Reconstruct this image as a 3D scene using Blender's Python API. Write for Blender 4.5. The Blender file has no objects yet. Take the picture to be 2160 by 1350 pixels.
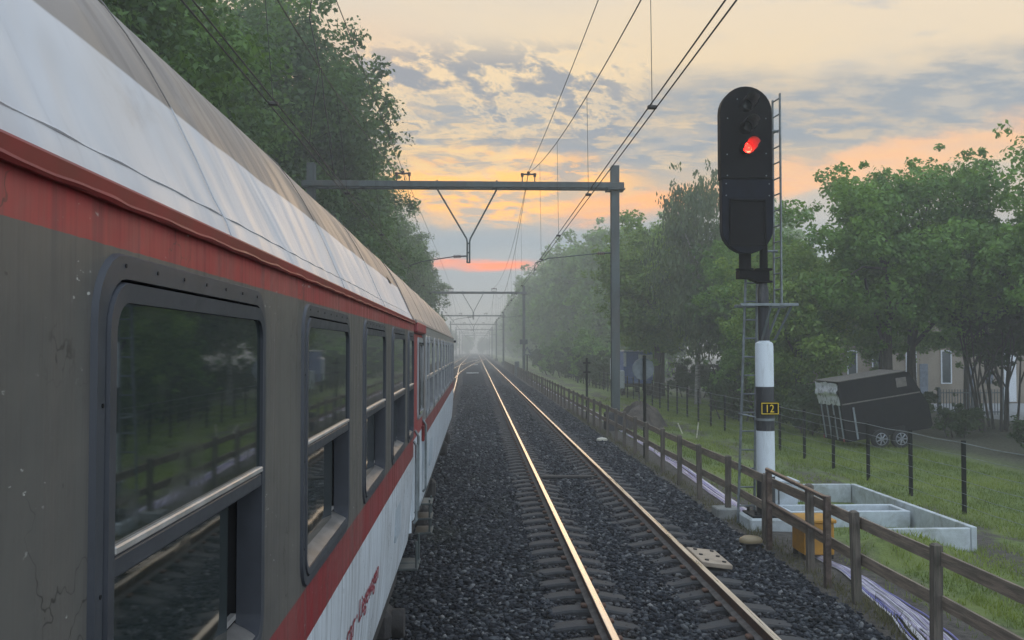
import bpy, math, random
import numpy as np
from mathutils import Vector, Matrix
R = math.radians
random.seed(7)
SC = bpy.context.scene
COL = SC.collection

# ------------------------------------------------------------------ camera, world, sun, exposure
F_PX = 2000.0
YAW = math.atan(76 / F_PX)
PITCH = math.atan(61 / F_PX * math.cos(YAW))
cam = bpy.data.objects.new('camera', bpy.data.cameras.new('camera'))
COL.objects.link(cam)
cam.location = (0, 0, 2.69)
cam.rotation_euler = (R(90) + PITCH, 0, -YAW)
cam.data.sensor_width = 36
cam.data.lens = F_PX / 2160 * 36
cam.data.clip_start = 0.05
cam.data.clip_end = 3000
SC.camera = cam
SC.view_settings.view_transform = 'Standard'
SC.view_settings.look = 'None'
SC.view_settings.gamma = 1
SC.view_settings.exposure = 0.0
SC.cycles.max_bounces = 8
SC.cycles.transparent_max_bounces = 8
SC.cycles.volume_bounces = 1
SC.cycles.use_denoising = True
SC.cycles.sample_clamp_indirect = 6
SUN_EL, SUN_AZ = 6.5, 2.0        # degrees; the sun is behind cloud, low over the line ahead


class NT:
    """small helper around a node tree"""
    def __init__(s, nt):
        s.nt = nt
        nt.nodes.clear()

    def n(s, typ, **kw):
        nd = s.nt.nodes.new(typ)
        for k, v in kw.items():
            setattr(nd, k, v)
        return nd

    def put(s, sock, v):
        if hasattr(v, 'is_output'):
            s.nt.links.new(v, sock)
        elif v is not None:
            if sock.type == 'RGBA' and len(v) == 3:
                v = (*v, 1)
            sock.default_value = v

    def m(s, op, a, b=None, c=None, clamp=False):
        nd = s.n('ShaderNodeMath', operation=op, use_clamp=clamp)
        s.put(nd.inputs[0], a)
        if b is not None: s.put(nd.inputs[1], b)
        if c is not None: s.put(nd.inputs[2], c)
        return nd.outputs[0]

    def vm(s, op, a, b):
        nd = s.n('ShaderNodeVectorMath', operation=op)
        s.put(nd.inputs[0], a)
        s.put(nd.inputs[1], b)
        return nd.outputs[0]

    def xyz(s, x, y, z):
        nd = s.n('ShaderNodeCombineXYZ')
        s.put(nd.inputs[0], x); s.put(nd.inputs[1], y); s.put(nd.inputs[2], z)
        return nd.outputs[0]

    def sep(s, v):
        nd = s.n('ShaderNodeSeparateXYZ')
        s.put(nd.inputs[0], v)
        return nd.outputs

    def ss(s, v, a, b, lo=0.0, hi=1.0):
        nd = s.n('ShaderNodeMapRange', interpolation_type='SMOOTHSTEP')
        s.put(nd.inputs[0], v)
        for i, q in enumerate((a, b, lo, hi)):
            nd.inputs[i + 1].default_value = q
        return nd.outputs[0]

    def mix(s, f, a, b, mode='MIX'):
        nd = s.n('ShaderNodeMix', data_type='RGBA', blend_type=mode)
        s.put(nd.inputs[0], f); s.put(nd.inputs[6], a); s.put(nd.inputs[7], b)
        return nd.outputs[2]

    def noise(s, v, scale, detail=4, rough=0.55, dist=0.0, out=0):
        nd = s.n('ShaderNodeTexNoise')
        if v is not None: s.put(nd.inputs['Vector'], v)
        nd.inputs['Scale'].default_value = scale
        nd.inputs['Detail'].default_value = detail
        nd.inputs['Roughness'].default_value = rough
        nd.inputs['Distortion'].default_value = dist
        return nd.outputs[out]

    def ramp(s, f, stops, interp='LINEAR'):
        nd = s.n('ShaderNodeValToRGB')
        nd.color_ramp.interpolation = interp
        e = nd.color_ramp.elements
        while len(e) < len(stops): e.new(0.5)
        for el, (p, c) in zip(e, stops):
            el.position = p
            el.color = (*c, 1) if len(c) == 3 else c
        s.put(nd.inputs[0], f)
        return nd.outputs[0]


def make_world():
    w = bpy.data.worlds.new('World')
    SC.world = w
    w.use_nodes = True
    t = NT(w.node_tree)
    tc = t.n('ShaderNodeTexCoord')
    dx, dy, dz = t.sep(tc.outputs['Generated'])
    yy = t.m('MAXIMUM', dy, 0.12)
    X = t.m('DIVIDE', dx, yy)
    Z = t.m('DIVIDE', dz, yy)
    # drifting coordinates of a cloud deck seen in perspective
    hz = t.m('ADD', t.m('MAXIMUM', dz, 0.0), 0.10)
    Q = t.xyz(t.m('DIVIDE', dx, hz), t.m('DIVIDE', dy, hz), 0.0)
    w1 = t.m('SUBTRACT', t.noise(t.xyz(t.m('MULTIPLY', X, 7), t.m('MULTIPLY', Z, 20), 1.3), 1.0, 5), 0.5)
    w2 = t.m('SUBTRACT', t.noise(t.xyz(t.m('MULTIPLY', X, 13), t.m('MULTIPLY', Z, 34), 5.1), 1.0, 6, 0.62), 0.5)
    Zw = t.m('ADD', Z, t.m('ADD', t.m('MULTIPLY', w1, 0.05), t.m('MULTIPLY', w2, 0.035)))
    base = t.ramp(t.m('MULTIPLY', t.m('ADD', Z, 0.05), 2.0, clamp=True), [
        (0.00, (.46, .47, .44)), (0.14, (.52, .52, .48)), (0.24, (.43, .48, .51)), (0.33, (.36, .43, .485)),
        (0.45, (.64, .49, .34)), (0.58, (.80, .58, .33)), (0.70, (.86, .67, .43)), (0.85, (.83, .68, .49)), (1.0, (.78, .70, .56))])
    # warm tint and brightness vary over the cream upper deck
    c = t.mix(t.ss(t.noise(Q, 0.9, 5, 0.5, 0.3), 0.42, 0.66, 0, 0.45), base, (.62, .60, .56))
    c = t.mix(t.m('MULTIPLY', t.ss(t.m('ABSOLUTE', t.m('SUBTRACT', Z, 0.30)), 0.0, 0.09, 1, 0), t.ss(X, -0.13, 0.02, .55, 0)), c, (.86, .58, .38))

    def band(z0, slope, x0, half, soft):
        """1 inside the strip |Zw-(z0+slope*(X-x0))| < half"""
        d = t.m('ABSOLUTE', t.m('SUBTRACT', Zw, t.m('ADD', t.m('MULTIPLY', t.m('SUBTRACT', X, x0), slope), z0)))
        return t.ss(d, half - soft, half + soft, 1, 0)

    def win(a, b, soft):
        return t.m('MULTIPLY', t.ss(X, a - soft, a + soft), t.ss(X, b - soft, b + soft, 1, 0))
    # broad blue-grey cloud sheets
    m = t.m('MULTIPLY', band(.236, .10, .20, .046, .024), t.ss(X, 0.0, 0.10))
    tex = t.ss(t.noise(t.xyz(t.m('MULTIPLY', X, 16), t.m('MULTIPLY', Z, 62), 0), 1.0, 6, .6), .36, .58)
    c = t.mix(t.m('MULTIPLY', m, t.m('ADD', t.m('MULTIPLY', tex, .45), .52)), c, (.29, .335, .385))
    m = t.m('MULTIPLY', band(.228, .02, -.05, .036, .022), win(-.2, .10, .05))
    c = t.mix(t.m('MULTIPLY', m, t.m('ADD', t.m('MULTIPLY', tex, .5), .42)), c, (.32, .36, .405))
    # mottled small clouds left of centre
    an = t.noise(t.xyz(t.m('ADD', t.m('MULTIPLY', X, 26), t.m('MULTIPLY', Z, 16)), t.m('MULTIPLY', Z, 44), 3.0), 1.0, 10, .66, .22)
    cl = t.noise(t.xyz(t.m('MULTIPLY', X, 9), t.m('MULTIPLY', Z, 17), 7.7), 1.0, 3, .5)
    an = t.m('ADD', an, t.m('MULTIPLY', t.m('SUBTRACT', cl, .5), .55))
    al = t.ss(an, .45, .59)
    reg = t.m('MULTIPLY', t.ss(t.m('ABSOLUTE', t.m('SUBTRACT', Z, .268)), .025, .075, 1, 0), win(-.16, .17, .05))
    lin = t.m('MULTIPLY', t.ss(an, .36, .44), t.ss(an, .46, .54, 1, 0))
    c = t.mix(t.m('MULTIPLY', t.m('MULTIPLY', lin, reg), .55), c, (1.0, .74, .42))
    c = t.mix(t.m('MULTIPLY', t.m('MULTIPLY', al, reg), .95), c, (.285, .31, .355))
    # broken flecks lit from below
    fn = t.noise(t.xyz(t.m('ADD', t.m('MULTIPLY', X, 18), t.m('MULTIPLY', Z, 8)), t.m('MULTIPLY', Z, 85), 11.0), 1.0, 8, .62, .6)
    fr = t.m('MULTIPLY', t.ss(t.m('ABSOLUTE', t.m('SUBTRACT', Z, .215)), .02, .06, 1, 0), t.ss(X, -.2, .5, 1, .35))
    c = t.mix(t.m('MULTIPLY', t.m('MULTIPLY', t.ss(fn, .50, .62), fr), .7), c, (1.0, .70, .36))
    c = t.mix(t.m('MULTIPLY', t.m('MULTIPLY', t.ss(fn, .34, .46, 1, 0), fr), .6), c, (.34, .38, .43))
    # thin veils high on the right
    al2 = t.ss(t.noise(t.xyz(t.m('MULTIPLY', X, 6), t.m('MULTIPLY', Z, 26), 8.0), 1.0, 6, .55, .4), .54, .68)
    c = t.mix(t.m('MULTIPLY', t.m('MULTIPLY', al2, t.ss(Z, .28, .33)), t.ss(X, .2, .42, .1, .6)), c, (.47, .48, .50))
    # golden breaks over the portal
    st = t.ss(t.noise(t.xyz(t.m('MULTIPLY', X, 14), t.m('MULTIPLY', Z, 75), 2.0), 1.0, 6, .6, .3), .40, .58)
    st2 = t.ss(t.noise(t.xyz(t.m('ADD', t.m('MULTIPLY', X, 19), t.m('MULTIPLY', Z, 9)), t.m('MULTIPLY', Z, 70), 2.0), 1.0, 9, .64, .3), .42, .56)
    e = t.m('ADD', t.m('POWER', t.m('DIVIDE', t.m('SUBTRACT', X, .03), .15), 2.0), t.m('POWER', t.m('DIVIDE', t.m('SUBTRACT', Zw, .172), .042), 2.0))
    g = t.m('MULTIPLY', t.ss(e, .25, 1.4, 1, 0), t.m('ADD', t.m('MULTIPLY', st2, .85), .12))
    c = t.mix(g, c, (1.50, .72, .12))
    e = t.m('ADD', t.m('POWER', t.m('DIVIDE', t.m('SUBTRACT', X, -.01), .10), 2.0), t.m('POWER', t.m('DIVIDE', t.m('SUBTRACT', Zw, .205), .020), 2.0))
    g = t.m('MULTIPLY', t.ss(e, .2, 1.4, 1, 0), t.m('MULTIPLY', st, .8))
    c = t.mix(g, c, (1.10, .72, .30))
    # orange gap rising to the right, orange streak low over the line
    m = t.m('MULTIPLY', band(.140, .19, .11, .014, .008), win(.09, .62, .03))
    c = t.mix(t.m('MULTIPLY', m, t.m('MULTIPLY', t.ss(X, .2, .6, .95, .5), t.m('ADD', t.m('MULTIPLY', st, .5), .5))), c, (1.35, .56, .15))
    m = t.m('MULTIPLY', band(.150, .22, .20, .018, .010), win(.30, .62, .06))
    c = t.mix(t.m('MULTIPLY', m, .45), c, (1.1, .62, .30))
    dl = t.m('ABSOLUTE', t.m('SUBTRACT', t.m('ADD', Z, t.m('MULTIPLY', w2, .012)), .0885))
    m = t.m('MULTIPLY', t.m('MULTIPLY', t.ss(dl, .001, .0085, 1, 0), t.m('ADD', t.m('MULTIPLY', t.ss(t.noise(t.xyz(t.m('MULTIPLY', X, 20), t.m('MULTIPLY', Z, 260), 4.0), 1.0, 4, .6), .38, .6), .45), .55)), win(-.05, .06, .02))
    c = t.mix(m, c, (1.9, .36, .04))
    # the sky overhead and behind is bluer and clear-ish
    sky = t.n('ShaderNodeTexSky', sky_type='NISHITA')
    sky.sun_disc = False
    sky.sun_elevation = R(SUN_EL)
    sky.sun_rotation = R(SUN_AZ)
    blue = t.mix(1.0, (.84, 1.02, 1.26), t.mix(1.0, sky.outputs[0], (.035, .035, .035), 'MULTIPLY'), 'ADD')
    veil = t.ss(t.noise(Q, 1.3, 5, .55), .40, .66)
    blue = t.mix(t.m('MULTIPLY', veil, .6), blue, (1.18, 1.23, 1.32))
    front = t.m('MULTIPLY', t.ss(dy, .12, .62), t.ss(dz, .42, .72, 1, 0))
    c = t.mix(front, blue, c)
    c = t.mix(t.ss(dz, -.05, 0.0, 1, 0), c, (.40, .41, .39))
    bg = t.n('ShaderNodeBackground')
    t.put(bg.inputs[0], c)
    bg.inputs[1].default_value = 1.12
    out = t.n('ShaderNodeOutputWorld')
    t.nt.links.new(bg.outputs[0], out.inputs[0])
    w.cycles.sampling_method = 'MANUAL'
    w.cycles.sample_map_resolution = 1024


make_world()
sun = bpy.data.objects.new('sun', bpy.data.lights.new('sun', 'SUN'))
COL.objects.link(sun)
sun.data.energy = 0.5
sun.data.angle = R(24)
sun.data.color = (1.0, .66, .36)
sun.rotation_euler = (R(90 - SUN_EL), 0, R(180 - SUN_AZ))


# ------------------------------------------------------------------ object helpers
class MB:
    def __init__(s):
        s.v, s.f, s.mi, s.k, s.M = [], [], [], 0, None

    def add(s, vs, fs):
        o = len(s.v)
        if s.M is not None:
            vs = [s.M @ Vector(p) for p in vs]
        s.v += [tuple(p) for p in vs]
        s.f += [tuple(i + o for i in q) for q in fs]
        s.mi += [s.k] * len(fs)
        return s

    def box(s, lo, hi):
        (a, b, c), (d, e, f) = lo, hi
        return s.add([(a, b, c), (d, b, c), (d, e, c), (a, e, c), (a, b, f), (d, b, f), (d, e, f), (a, e, f)],
                     [(3, 2, 1, 0), (4, 5, 6, 7), (0, 1, 5, 4), (1, 2, 6, 5), (2, 3, 7, 6), (3, 0, 4, 7)])

    def bbox(s, lo, hi, b):
        """box with all edges chamfered by b"""
        lo, hi = Vector(lo), Vector(hi)
        vs, idx = [], {}
        for sx in (0, 1):
            for sy in (0, 1):
                for sz in (0, 1):
                    for ax in range(3):
                        p = [hi[i] if q else lo[i] for i, q in enumerate((sx, sy, sz))]
                        for i, q in enumerate((sx, sy, sz)):
                            if i != ax: p[i] += -b if q else b
                        idx[(sx, sy, sz, ax)] = len(vs)
                        vs.append(p)
        fs = []
        for ax in range(3):
            u, w = (ax + 1) % 3, (ax + 2) % 3
            for q in (0, 1):
                r = []
                for (a, c) in ((0, 0), (1, 0), (1, 1), (0, 1)):
                    k = [0, 0, 0]; k[ax] = q; k[u] = a; k[w] = c
                    r.append(idx[(*k, ax)])
                fs.append(r if q else r[::-1])
            for a in (0, 1):
                for c in (0, 1):
                    r = []
                    for (q, x2) in ((0, u), (1, u), (1, w), (0, w)):
                        k = [0, 0, 0]; k[ax] = q; k[u] = a; k[w] = c
                        r.append(idx[(*k, x2)])
                    fs.append(r if (a == c) else r[::-1])
        for sx in (0, 1):
            for sy in (0, 1):
                for sz in (0, 1):
                    r = [idx[(sx, sy, sz, i)] for i in range(3)]
                    fs.append(r if (sx + sy + sz) % 2 else r[::-1])
        return s.add(vs, fs)

    def tube(s, pts, r, n=8, cap=True):
        pts = [Vector(p) for p in pts]
        rs = r if hasattr(r, '__len__') else [r] * len(pts)
        vs, fs = [], []
        up = None
        for i, p in enumerate(pts):
            d = (pts[min(i + 1, len(pts) - 1)] - pts[max(i - 1, 0)]).normalized()
            if up is None:
                up = Vector((0, 0, 1)) if abs(d.z) < .9 else Vector((1, 0, 0))
            a = d.cross(up).normalized()
            up = a.cross(d).normalized()
            for k in range(n):
                t = 2 * math.pi * k / n
                vs.append(p + (a * math.cos(t) + up * math.sin(t)) * rs[i])
        for i in range(len(pts) - 1):
            for k in range(n):
                fs.append((i * n + k, i * n + (k + 1) % n, (i + 1) * n + (k + 1) % n, (i + 1) * n + k))
        if cap:
            fs.append(tuple(range(n))[::-1])
            fs.append(tuple((len(pts) - 1) * n + k for k in range(n)))
        return s.add(vs, fs)

    def ext(s, prof, path, cap=True):
        """profile (x,z) swept along path of (x,y,z) offsets, keeping its orientation"""
        n = len(prof)
        vs, fs = [], []
        for (px, py, pz) in path:
            vs += [(px + a, py, pz + b) for a, b in prof]
        for i in range(len(path) - 1):
            for k in range(n):
                fs.append((i * n + k, i * n + (k + 1) % n, (i + 1) * n + (k + 1) % n, (i + 1) * n + k))
        if cap:
            fs.append(tuple(range(n)))
            fs.append(tuple((len(path) - 1) * n + k for k in range(n))[::-1])
        return s.add(vs, fs)

    def loft(s, loops, closed=True, cap0=False, cap1=False):
        n = len(loops[0])
        vs = [p for l in loops for p in l]
        fs = []
        for i in range(len(loops) - 1):
            for k in range(n if closed else n - 1):
                fs.append((i * n + k, i * n + (k + 1) % n, (i + 1) * n + (k + 1) % n, (i + 1) * n + k))
        if cap0: fs.append(tuple(range(n))[::-1])
        if cap1: fs.append(tuple((len(loops) - 1) * n + k for k in range(n)))
        return s.add(vs, fs)

    def build(s, name, mats, parent=None, smooth=False, local=False):
        me = bpy.data.meshes.new(name)
        me.from_pydata(s.v, [], s.f)
        if not isinstance(mats, (list, tuple)): mats = [mats]
        for m in mats: me.materials.append(m)
        if len(mats) > 1: me.polygons.foreach_set('material_index', s.mi)
        me.update()
        o = bpy.data.objects.new(name, me)
        COL.objects.link(o)
        if smooth:
            me.polygons.foreach_set('use_smooth', [True] * len(me.polygons))
            try:
                me.set_sharp_from_angle(angle=R(38))
            except Exception:
                pass
        adopt(o, parent, local)
        return o


def adopt(o, parent, local=False):
    if parent is not None:
        o.parent = parent
        if not local:
            # parts built in world coordinates sit at the origin themselves, so only a thing's own place is undone
            if parent.parent is None:
                o.matrix_parent_inverse = Matrix.Translation(-parent.location)


def np_mesh(name, V, F, mat, parent=None, local=False, k=4):
    me = bpy.data.meshes.new(name)
    me.vertices.add(len(V)); me.vertices.foreach_set('co', np.ascontiguousarray(V, dtype=np.float32).ravel())
    nf = len(F)
    me.loops.add(nf * k); me.loops.foreach_set('vertex_index', np.ascontiguousarray(F, dtype=np.int32).ravel())
    me.polygons.add(nf)
    me.polygons.foreach_set('loop_start', np.arange(0, nf * k, k, dtype=np.int32))
    me.polygons.foreach_set('loop_total', np.full(nf, k, dtype=np.int32))
    me.update(calc_edges=True)
    me.materials.append(mat)
    o = bpy.data.objects.new(name, me)
    COL.objects.link(o)
    adopt(o, parent, local)
    return o


def tag(o, label=None, cat=None, group=None, kind=None):
    if label: o['label'] = label
    if cat: o['category'] = cat
    if group: o['group'] = group
    if kind: o['kind'] = kind
    return o


def thing(name, label, cat, loc=(0, 0, 0), group=None, rz=0):
    o = bpy.data.objects.new(name, None)
    COL.objects.link(o)
    o.location = loc
    o.rotation_euler = (0, 0, rz)
    o.empty_display_size = .2
    return tag(o, label, cat, group)


def dup(root, loc, rz=0, scale=(1, 1, 1), label=None, group=None, parent=None):
    r = root.copy()
    COL.objects.link(r)
    if parent is not None: r.parent = parent
    r.location = loc
    r.rotation_euler = (0, 0, rz)
    r.scale = scale
    if label: r['label'] = label
    if group: r['group'] = group
    for ch in list(root.children):
        c = ch.copy(); COL.objects.link(c); c.parent = r
        for g in list(ch.children):
            d = g.copy(); COL.objects.link(d); d.parent = c
    return r


ORD = ['first', 'second', 'third', 'fourth', 'fifth', 'sixth', 'seventh', 'eighth', 'ninth', 'tenth', 'eleventh', 'twelfth', 'thirteenth',
       'fourteenth', 'fifteenth', 'sixteenth', 'seventeenth', 'eighteenth', 'nineteenth', 'twentieth', 'twenty-first', 'twenty-second', 'twenty-third',
       'twenty-fourth', 'twenty-fifth', 'twenty-sixth', 'twenty-seventh', 'twenty-eighth']


# ------------------------------------------------------------------ materials
def mat(name, col, rough=.6, metal=0.0, var=.25, scale=6, bump=0.0, bscale=40, spec=.5, stretch=(1, 1, 1), dirt=None, dirt_amt=.5, dirt_scale=1.5, coat=0):
    m = bpy.data.materials.new(name)
    m.use_nodes = True
    t = NT(m.node_tree)
    tc = t.n('ShaderNodeTexCoord').outputs['Object']
    v = t.vm('MULTIPLY', tc, stretch)
    nz = t.noise(v, scale, 5, .6)
    c = t.mix(t.ss(nz, .3, .7), tuple(q * (1 - var) for q in col), tuple(min(1, q * (1 + var)) for q in col))
    if dirt:
        c = t.mix(t.ss(t.noise(v, dirt_scale, 6, .65, .5), .45, .7, 0, dirt_amt), c, dirt)
    p = t.n('ShaderNodeBsdfPrincipled')
    t.put(p.inputs['Base Color'], c)
    t.put(p.inputs['Roughness'], t.ss(nz, .2, .8, max(.03, rough - min(.08, rough * .4)), min(1, rough + min(.08, rough * .4))))
    p.inputs['Metallic'].default_value = metal
    p.inputs['Specular IOR Level'].default_value = spec
    if coat: p.inputs['Coat Weight'].default_value = coat
    if bump:
        b = t.n('ShaderNodeBump')
        b.inputs['Strength'].default_value = bump
        b.inputs['Distance'].default_value = .02
        t.put(b.inputs['Height'], t.noise(v, bscale, 4, .6))
        t.nt.links.new(b.outputs[0], p.inputs['Normal'])
    o = t.n('ShaderNodeOutputMaterial')
    t.nt.links.new(p.outputs[0], o.inputs[0])
    return m


def leaf_mat(name, a, b, trans=.35):
    m = bpy.data.materials.new(name)
    m.use_nodes = True
    t = NT(m.node_tree)
    geo = t.n('ShaderNodeNewGeometry')
    tc = t.n('ShaderNodeTexCoord').outputs['Object']
    cl = t.ss(t.noise(tc, .55, 3), .35, .65)
    f = t.m('ADD', t.m('MULTIPLY', geo.outputs['Random Per Island'], .45), t.m('MULTIPLY', cl, .55), clamp=True)
    c = t.mix(f, a, b)
    d = t.n('ShaderNodeBsdfDiffuse'); t.put(d.inputs[0], c)
    tr = t.n('ShaderNodeBsdfTranslucent'); t.put(tr.inputs[0], t.mix(1.0, c, (1.25, 1.15, .6), 'MULTIPLY'))
    mx = t.n('ShaderNodeMixShader'); mx.inputs[0].default_value = trans
    t.nt.links.new(d.outputs[0], mx.inputs[1]); t.nt.links.new(tr.outputs[0], mx.inputs[2])
    gl = t.n('ShaderNodeBsdfGlossy'); gl.inputs['Roughness'].default_value = .5
    m2 = t.n('ShaderNodeMixShader'); m2.inputs[0].default_value = .03
    t.nt.links.new(mx.outputs[0], m2.inputs[1]); t.nt.links.new(gl.outputs[0], m2.inputs[2])
    o = t.n('ShaderNodeOutputMaterial')
    t.nt.links.new(m2.outputs[0], o.inputs[0])
    return m


def livery(name, bands, base_dirt=(.055, .048, .042), rough=.42, streak=.62, scratches=True):
    """paint in horizontal bands by height; grime runs down it in vertical streaks"""
    m = bpy.data.materials.new(name)
    m.use_nodes = True
    t = NT(m.node_tree)
    tc = t.n('ShaderNodeTexCoord').outputs['Object']
    x, y, z = t.sep(tc)
    fuzz = t.m('MULTIPLY', t.m('SUBTRACT', t.noise(tc, 30, 3), .5), .004)
    zz = t.m('DIVIDE', t.m('ADD', z, fuzz), 4.0)
    c = t.ramp(zz, [(h / 4.0, q) for h, q in bands], 'CONSTANT')
    v1 = t.xyz(0.0, t.m('MULTIPLY', y, 14), t.m('MULTIPLY', z, .7))
    s1 = t.ss(t.noise(v1, 1.0, 6, .7), .40, .72)
    v2 = t.xyz(0.0, t.m('MULTIPLY', y, 60), t.m('MULTIPLY', z, 1.2))
    s2 = t.ss(t.noise(v2, 1.0, 3, .6), .45, .70)
    cloud = t.ss(t.noise(tc, 1.1, 6, .65, .6), .38, .68)
    c = t.mix(t.m('MULTIPLY', s1, streak * .9), c, base_dirt)
    c = t.mix(t.m('MULTIPLY', s2, streak * .3), c, tuple(q * 1.9 for q in base_dirt))
    c = t.mix(t.m('MULTIPLY', cloud, streak * .45), c, (.20, .18, .15))
    h = t.noise(tc, 3.0, 4, .5)
    if scratches:
        vd = t.vm('ADD', t.vm('MULTIPLY', tc, (1, 1, 1)), t.noise(tc, 4.0, 4, .6, 0, 1))
        vor = t.n('ShaderNodeTexVoronoi', feature='DISTANCE_TO_EDGE')
        t.put(vor.inputs['Vector'], vd); vor.inputs['Scale'].default_value = 2.6
        sc = t.m('MULTIPLY', t.ss(vor.outputs['Distance'], .006, .016, 1, 0), t.ss(t.noise(tc, 2.2, 3), .50, .58))
        c = t.mix(t.m('MULTIPLY', sc, .75), c, (.025, .022, .02))
        fl = t.m('MULTIPLY', t.ss(t.noise(t.vm('MULTIPLY', tc, (1, 1, 2.2)), 26, 3, .7), .66, .70), t.ss(t.noise(tc, 3.3, 3), .52, .58))
        c = t.mix(t.m('MULTIPLY', fl, .8), c, (.55, .54, .50))
    p = t.n('ShaderNodeBsdfPrincipled')
    t.put(p.inputs['Base Color'], c)
    t.put(p.inputs['Roughness'], t.ss(s1, 0, 1, rough, rough + .22))
    b = t.n('ShaderNodeBump'); b.inputs['Strength'].default_value = .35; b.inputs['Distance'].default_value = .015
    t.put(b.inputs['Height'], h)
    t.nt.links.new(b.outputs[0], p.inputs['Normal'])
    o = t.n('ShaderNodeOutputMaterial'); t.nt.links.new(p.outputs[0], o.inputs[0])
    return m


def roof_mat(name, lower, upper, zb, rough=.45):
    m = bpy.data.materials.new(name)
    m.use_nodes = True
    t = NT(m.node_tree)
    tc = t.n('ShaderNodeTexCoord').outputs['Object']
    x, y, z = t.sep(tc)
    wob = t.m('MULTIPLY', t.m('SUBTRACT', t.noise(t.xyz(0., y, 0.), 1.4, 3), .5), .03)
    c = t.mix(t.ss(t.m('ADD', z, wob), zb - .006, zb + .006), lower, upper)
    v1 = t.xyz(0.0, t.m('MULTIPLY', y, 5), t.m('MULTIPLY', z, 1.0))
    s1 = t.ss(t.noise(v1, 1.0, 6, .68, .3), .42, .72)
    c = t.mix(t.m('MULTIPLY', s1, .10), c, (.26, .22, .20))
    v3 = t.xyz(0.0, t.m('MULTIPLY', y, 22), t.m('MULTIPLY', z, 2.5))
    c = t.mix(t.ss(t.noise(v3, 1.0, 5, .7), .56, .74, 0, .12), c, (.20, .17, .155))
    c = t.mix(t.ss(t.noise(tc, 2.0, 6, .7, 1.0), .56, .72, 0, .35), c, (.33, .29, .26))
    p = t.n('ShaderNodeBsdfPrincipled')
    t.put(p.inputs['Base Color'], c)
    t.put(p.inputs['Roughness'], t.ss(s1, 0, 1, rough, rough + .2))
    b = t.n('ShaderNodeBump'); b.inputs['Strength'].default_value = .9; b.inputs['Distance'].default_value = .11
    hh = t.noise(t.xyz(0.0, t.m('MULTIPLY', y, 1.8), t.m('MULTIPLY', z, 1.3)), 1.0, 2, .4, .6)
    t.put(b.inputs['Height'], hh)
    t.nt.links.new(b.outputs[0], p.inputs['Normal'])
    o = t.n('ShaderNodeOutputMaterial'); t.nt.links.new(p.outputs[0], o.inputs[0])
    return m


M = {}
M['skirt'] = livery('coach_paint', [(0, (.62, .67, .71)), (1.645, (.25, .016, .022)), (1.835, (.092, .089, .084)), (2.852, (.36, .020, .028))])
M['skirt2'] = livery('second_coach_paint', [(0, (.58, .64, .69)), (1.645, (.24, .03, .035)), (1.835, (.30, .29, .27))], scratches=False)
M['door'] = livery('door_paint', [(0, (.60, .66, .70)), (1.76, (.33, .035, .04))], scratches=False, streak=.35)
M['roof'] = roof_mat('coach_roof_paint', (.50, .50, .515), (.17, .148, .135), 3.285)
M['roof2'] = roof_mat('second_coach_roof_paint', (.34, .28, .24), (.20, .17, .155), 3.55)
M['cornice'] = mat('dark_red_cornice', (.17, .02, .018), .55, var=.25, scale=4, spec=.3)
M['seam'] = mat('worn_seam', (.38, .32, .30), .4, var=.5, scale=20, bump=.8, bscale=30)
M['frame'] = mat('window_frame_paint', (.046, .050, .060), .45, var=.10, scale=12)
M['frame2'] = mat('pale_window_frame', (.26, .265, .27), .35, var=.15)
M['alu'] = mat('aluminium', (.42, .40, .38), .42, metal=.4, var=.2, scale=10)
M['rubber'] = mat('rubber_seal', (.012, .012, .014), .6)
M['dark'] = mat('dark_interior', (.012, .014, .02), .7)
M['under'] = mat('underframe_grime', (.030, .027, .025), .8, bump=.6, bscale=20)
M['black'] = mat('black_paint', (.012, .013, .015), .5, spec=.2, var=.3)
M['signalblack'] = mat('signal_black', (.006, .006, .007), .6, spec=.08, var=.3)
M['hood'] = mat('hood_inner_lit_tone', (.22, .20, .20), .5)  # black hood interior painted paler, standing in for lamp light on it
M['navy'] = mat('signal_blueblack', (.008, .010, .017), .6, spec=.08, var=.3)
M['steel'] = mat('galvanised_steel', (.20, .225, .23), .5, metal=.35, var=.25, scale=9, dirt=(.10, .085, .07))
M['portal'] = mat('portal_steel', (.075, .092, .090), .55, metal=.25, var=.3, scale=3, stretch=(1, 1, .3), dirt=(.10, .06, .04), dirt_amt=.35)
M['wire'] = mat('wire_copper', (.055, .05, .045), .5, metal=.5)
M['insul'] = mat('insulator_brown', (.05, .02, .016), .3, coat=.4)
M['rust'] = mat('rail_rust', (.085, .042, .026), .75, var=.4, scale=14, bump=.4)
M['railing'] = mat('worn_steel_tube', (.16, .12, .10), .38, metal=.7, var=.35, scale=12)
M['railfoot'] = mat('dusty_rail_foot', (.105, .095, .088), .85, var=.4, scale=9)
M['shiny'] = mat('polished_rail', (.84, .78, .71), .30, metal=1.0, var=.12, scale=3, stretch=(8, .3, 1))
M['sleeper'] = mat('sleeper_concrete', (.034, .036, .039), .8, var=.3, scale=8, bump=.4, dirt=(.05, .045, .04))
M['conc'] = mat('pale_concrete', (.46, .50, .51), .75, var=.12, scale=5, bump=.15, dirt=(.22, .225, .19), dirt_amt=.7, dirt_scale=2.6)
M['concdark'] = mat('footing_concrete', (.26, .265, .25), .85, var=.2, bump=.4, dirt=(.10, .10, .08))
M['concblack'] = mat('tarred_footing', (.05, .05, .052), .85, var=.3, bump=.5)
M['wood'] = mat('weathered_wood', (.20, .155, .115), .8, var=.4, scale=5, stretch=(5, .5, 5), bump=.5, bscale=14, dirt=(.11, .105, .075), dirt_amt=.5)
M['woodpost'] = mat('wood_post', (.115, .095, .075), .8, var=.4, scale=5, stretch=(6, 6, .6), bump=.5, bscale=14, dirt=(.05, .06, .035))
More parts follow.
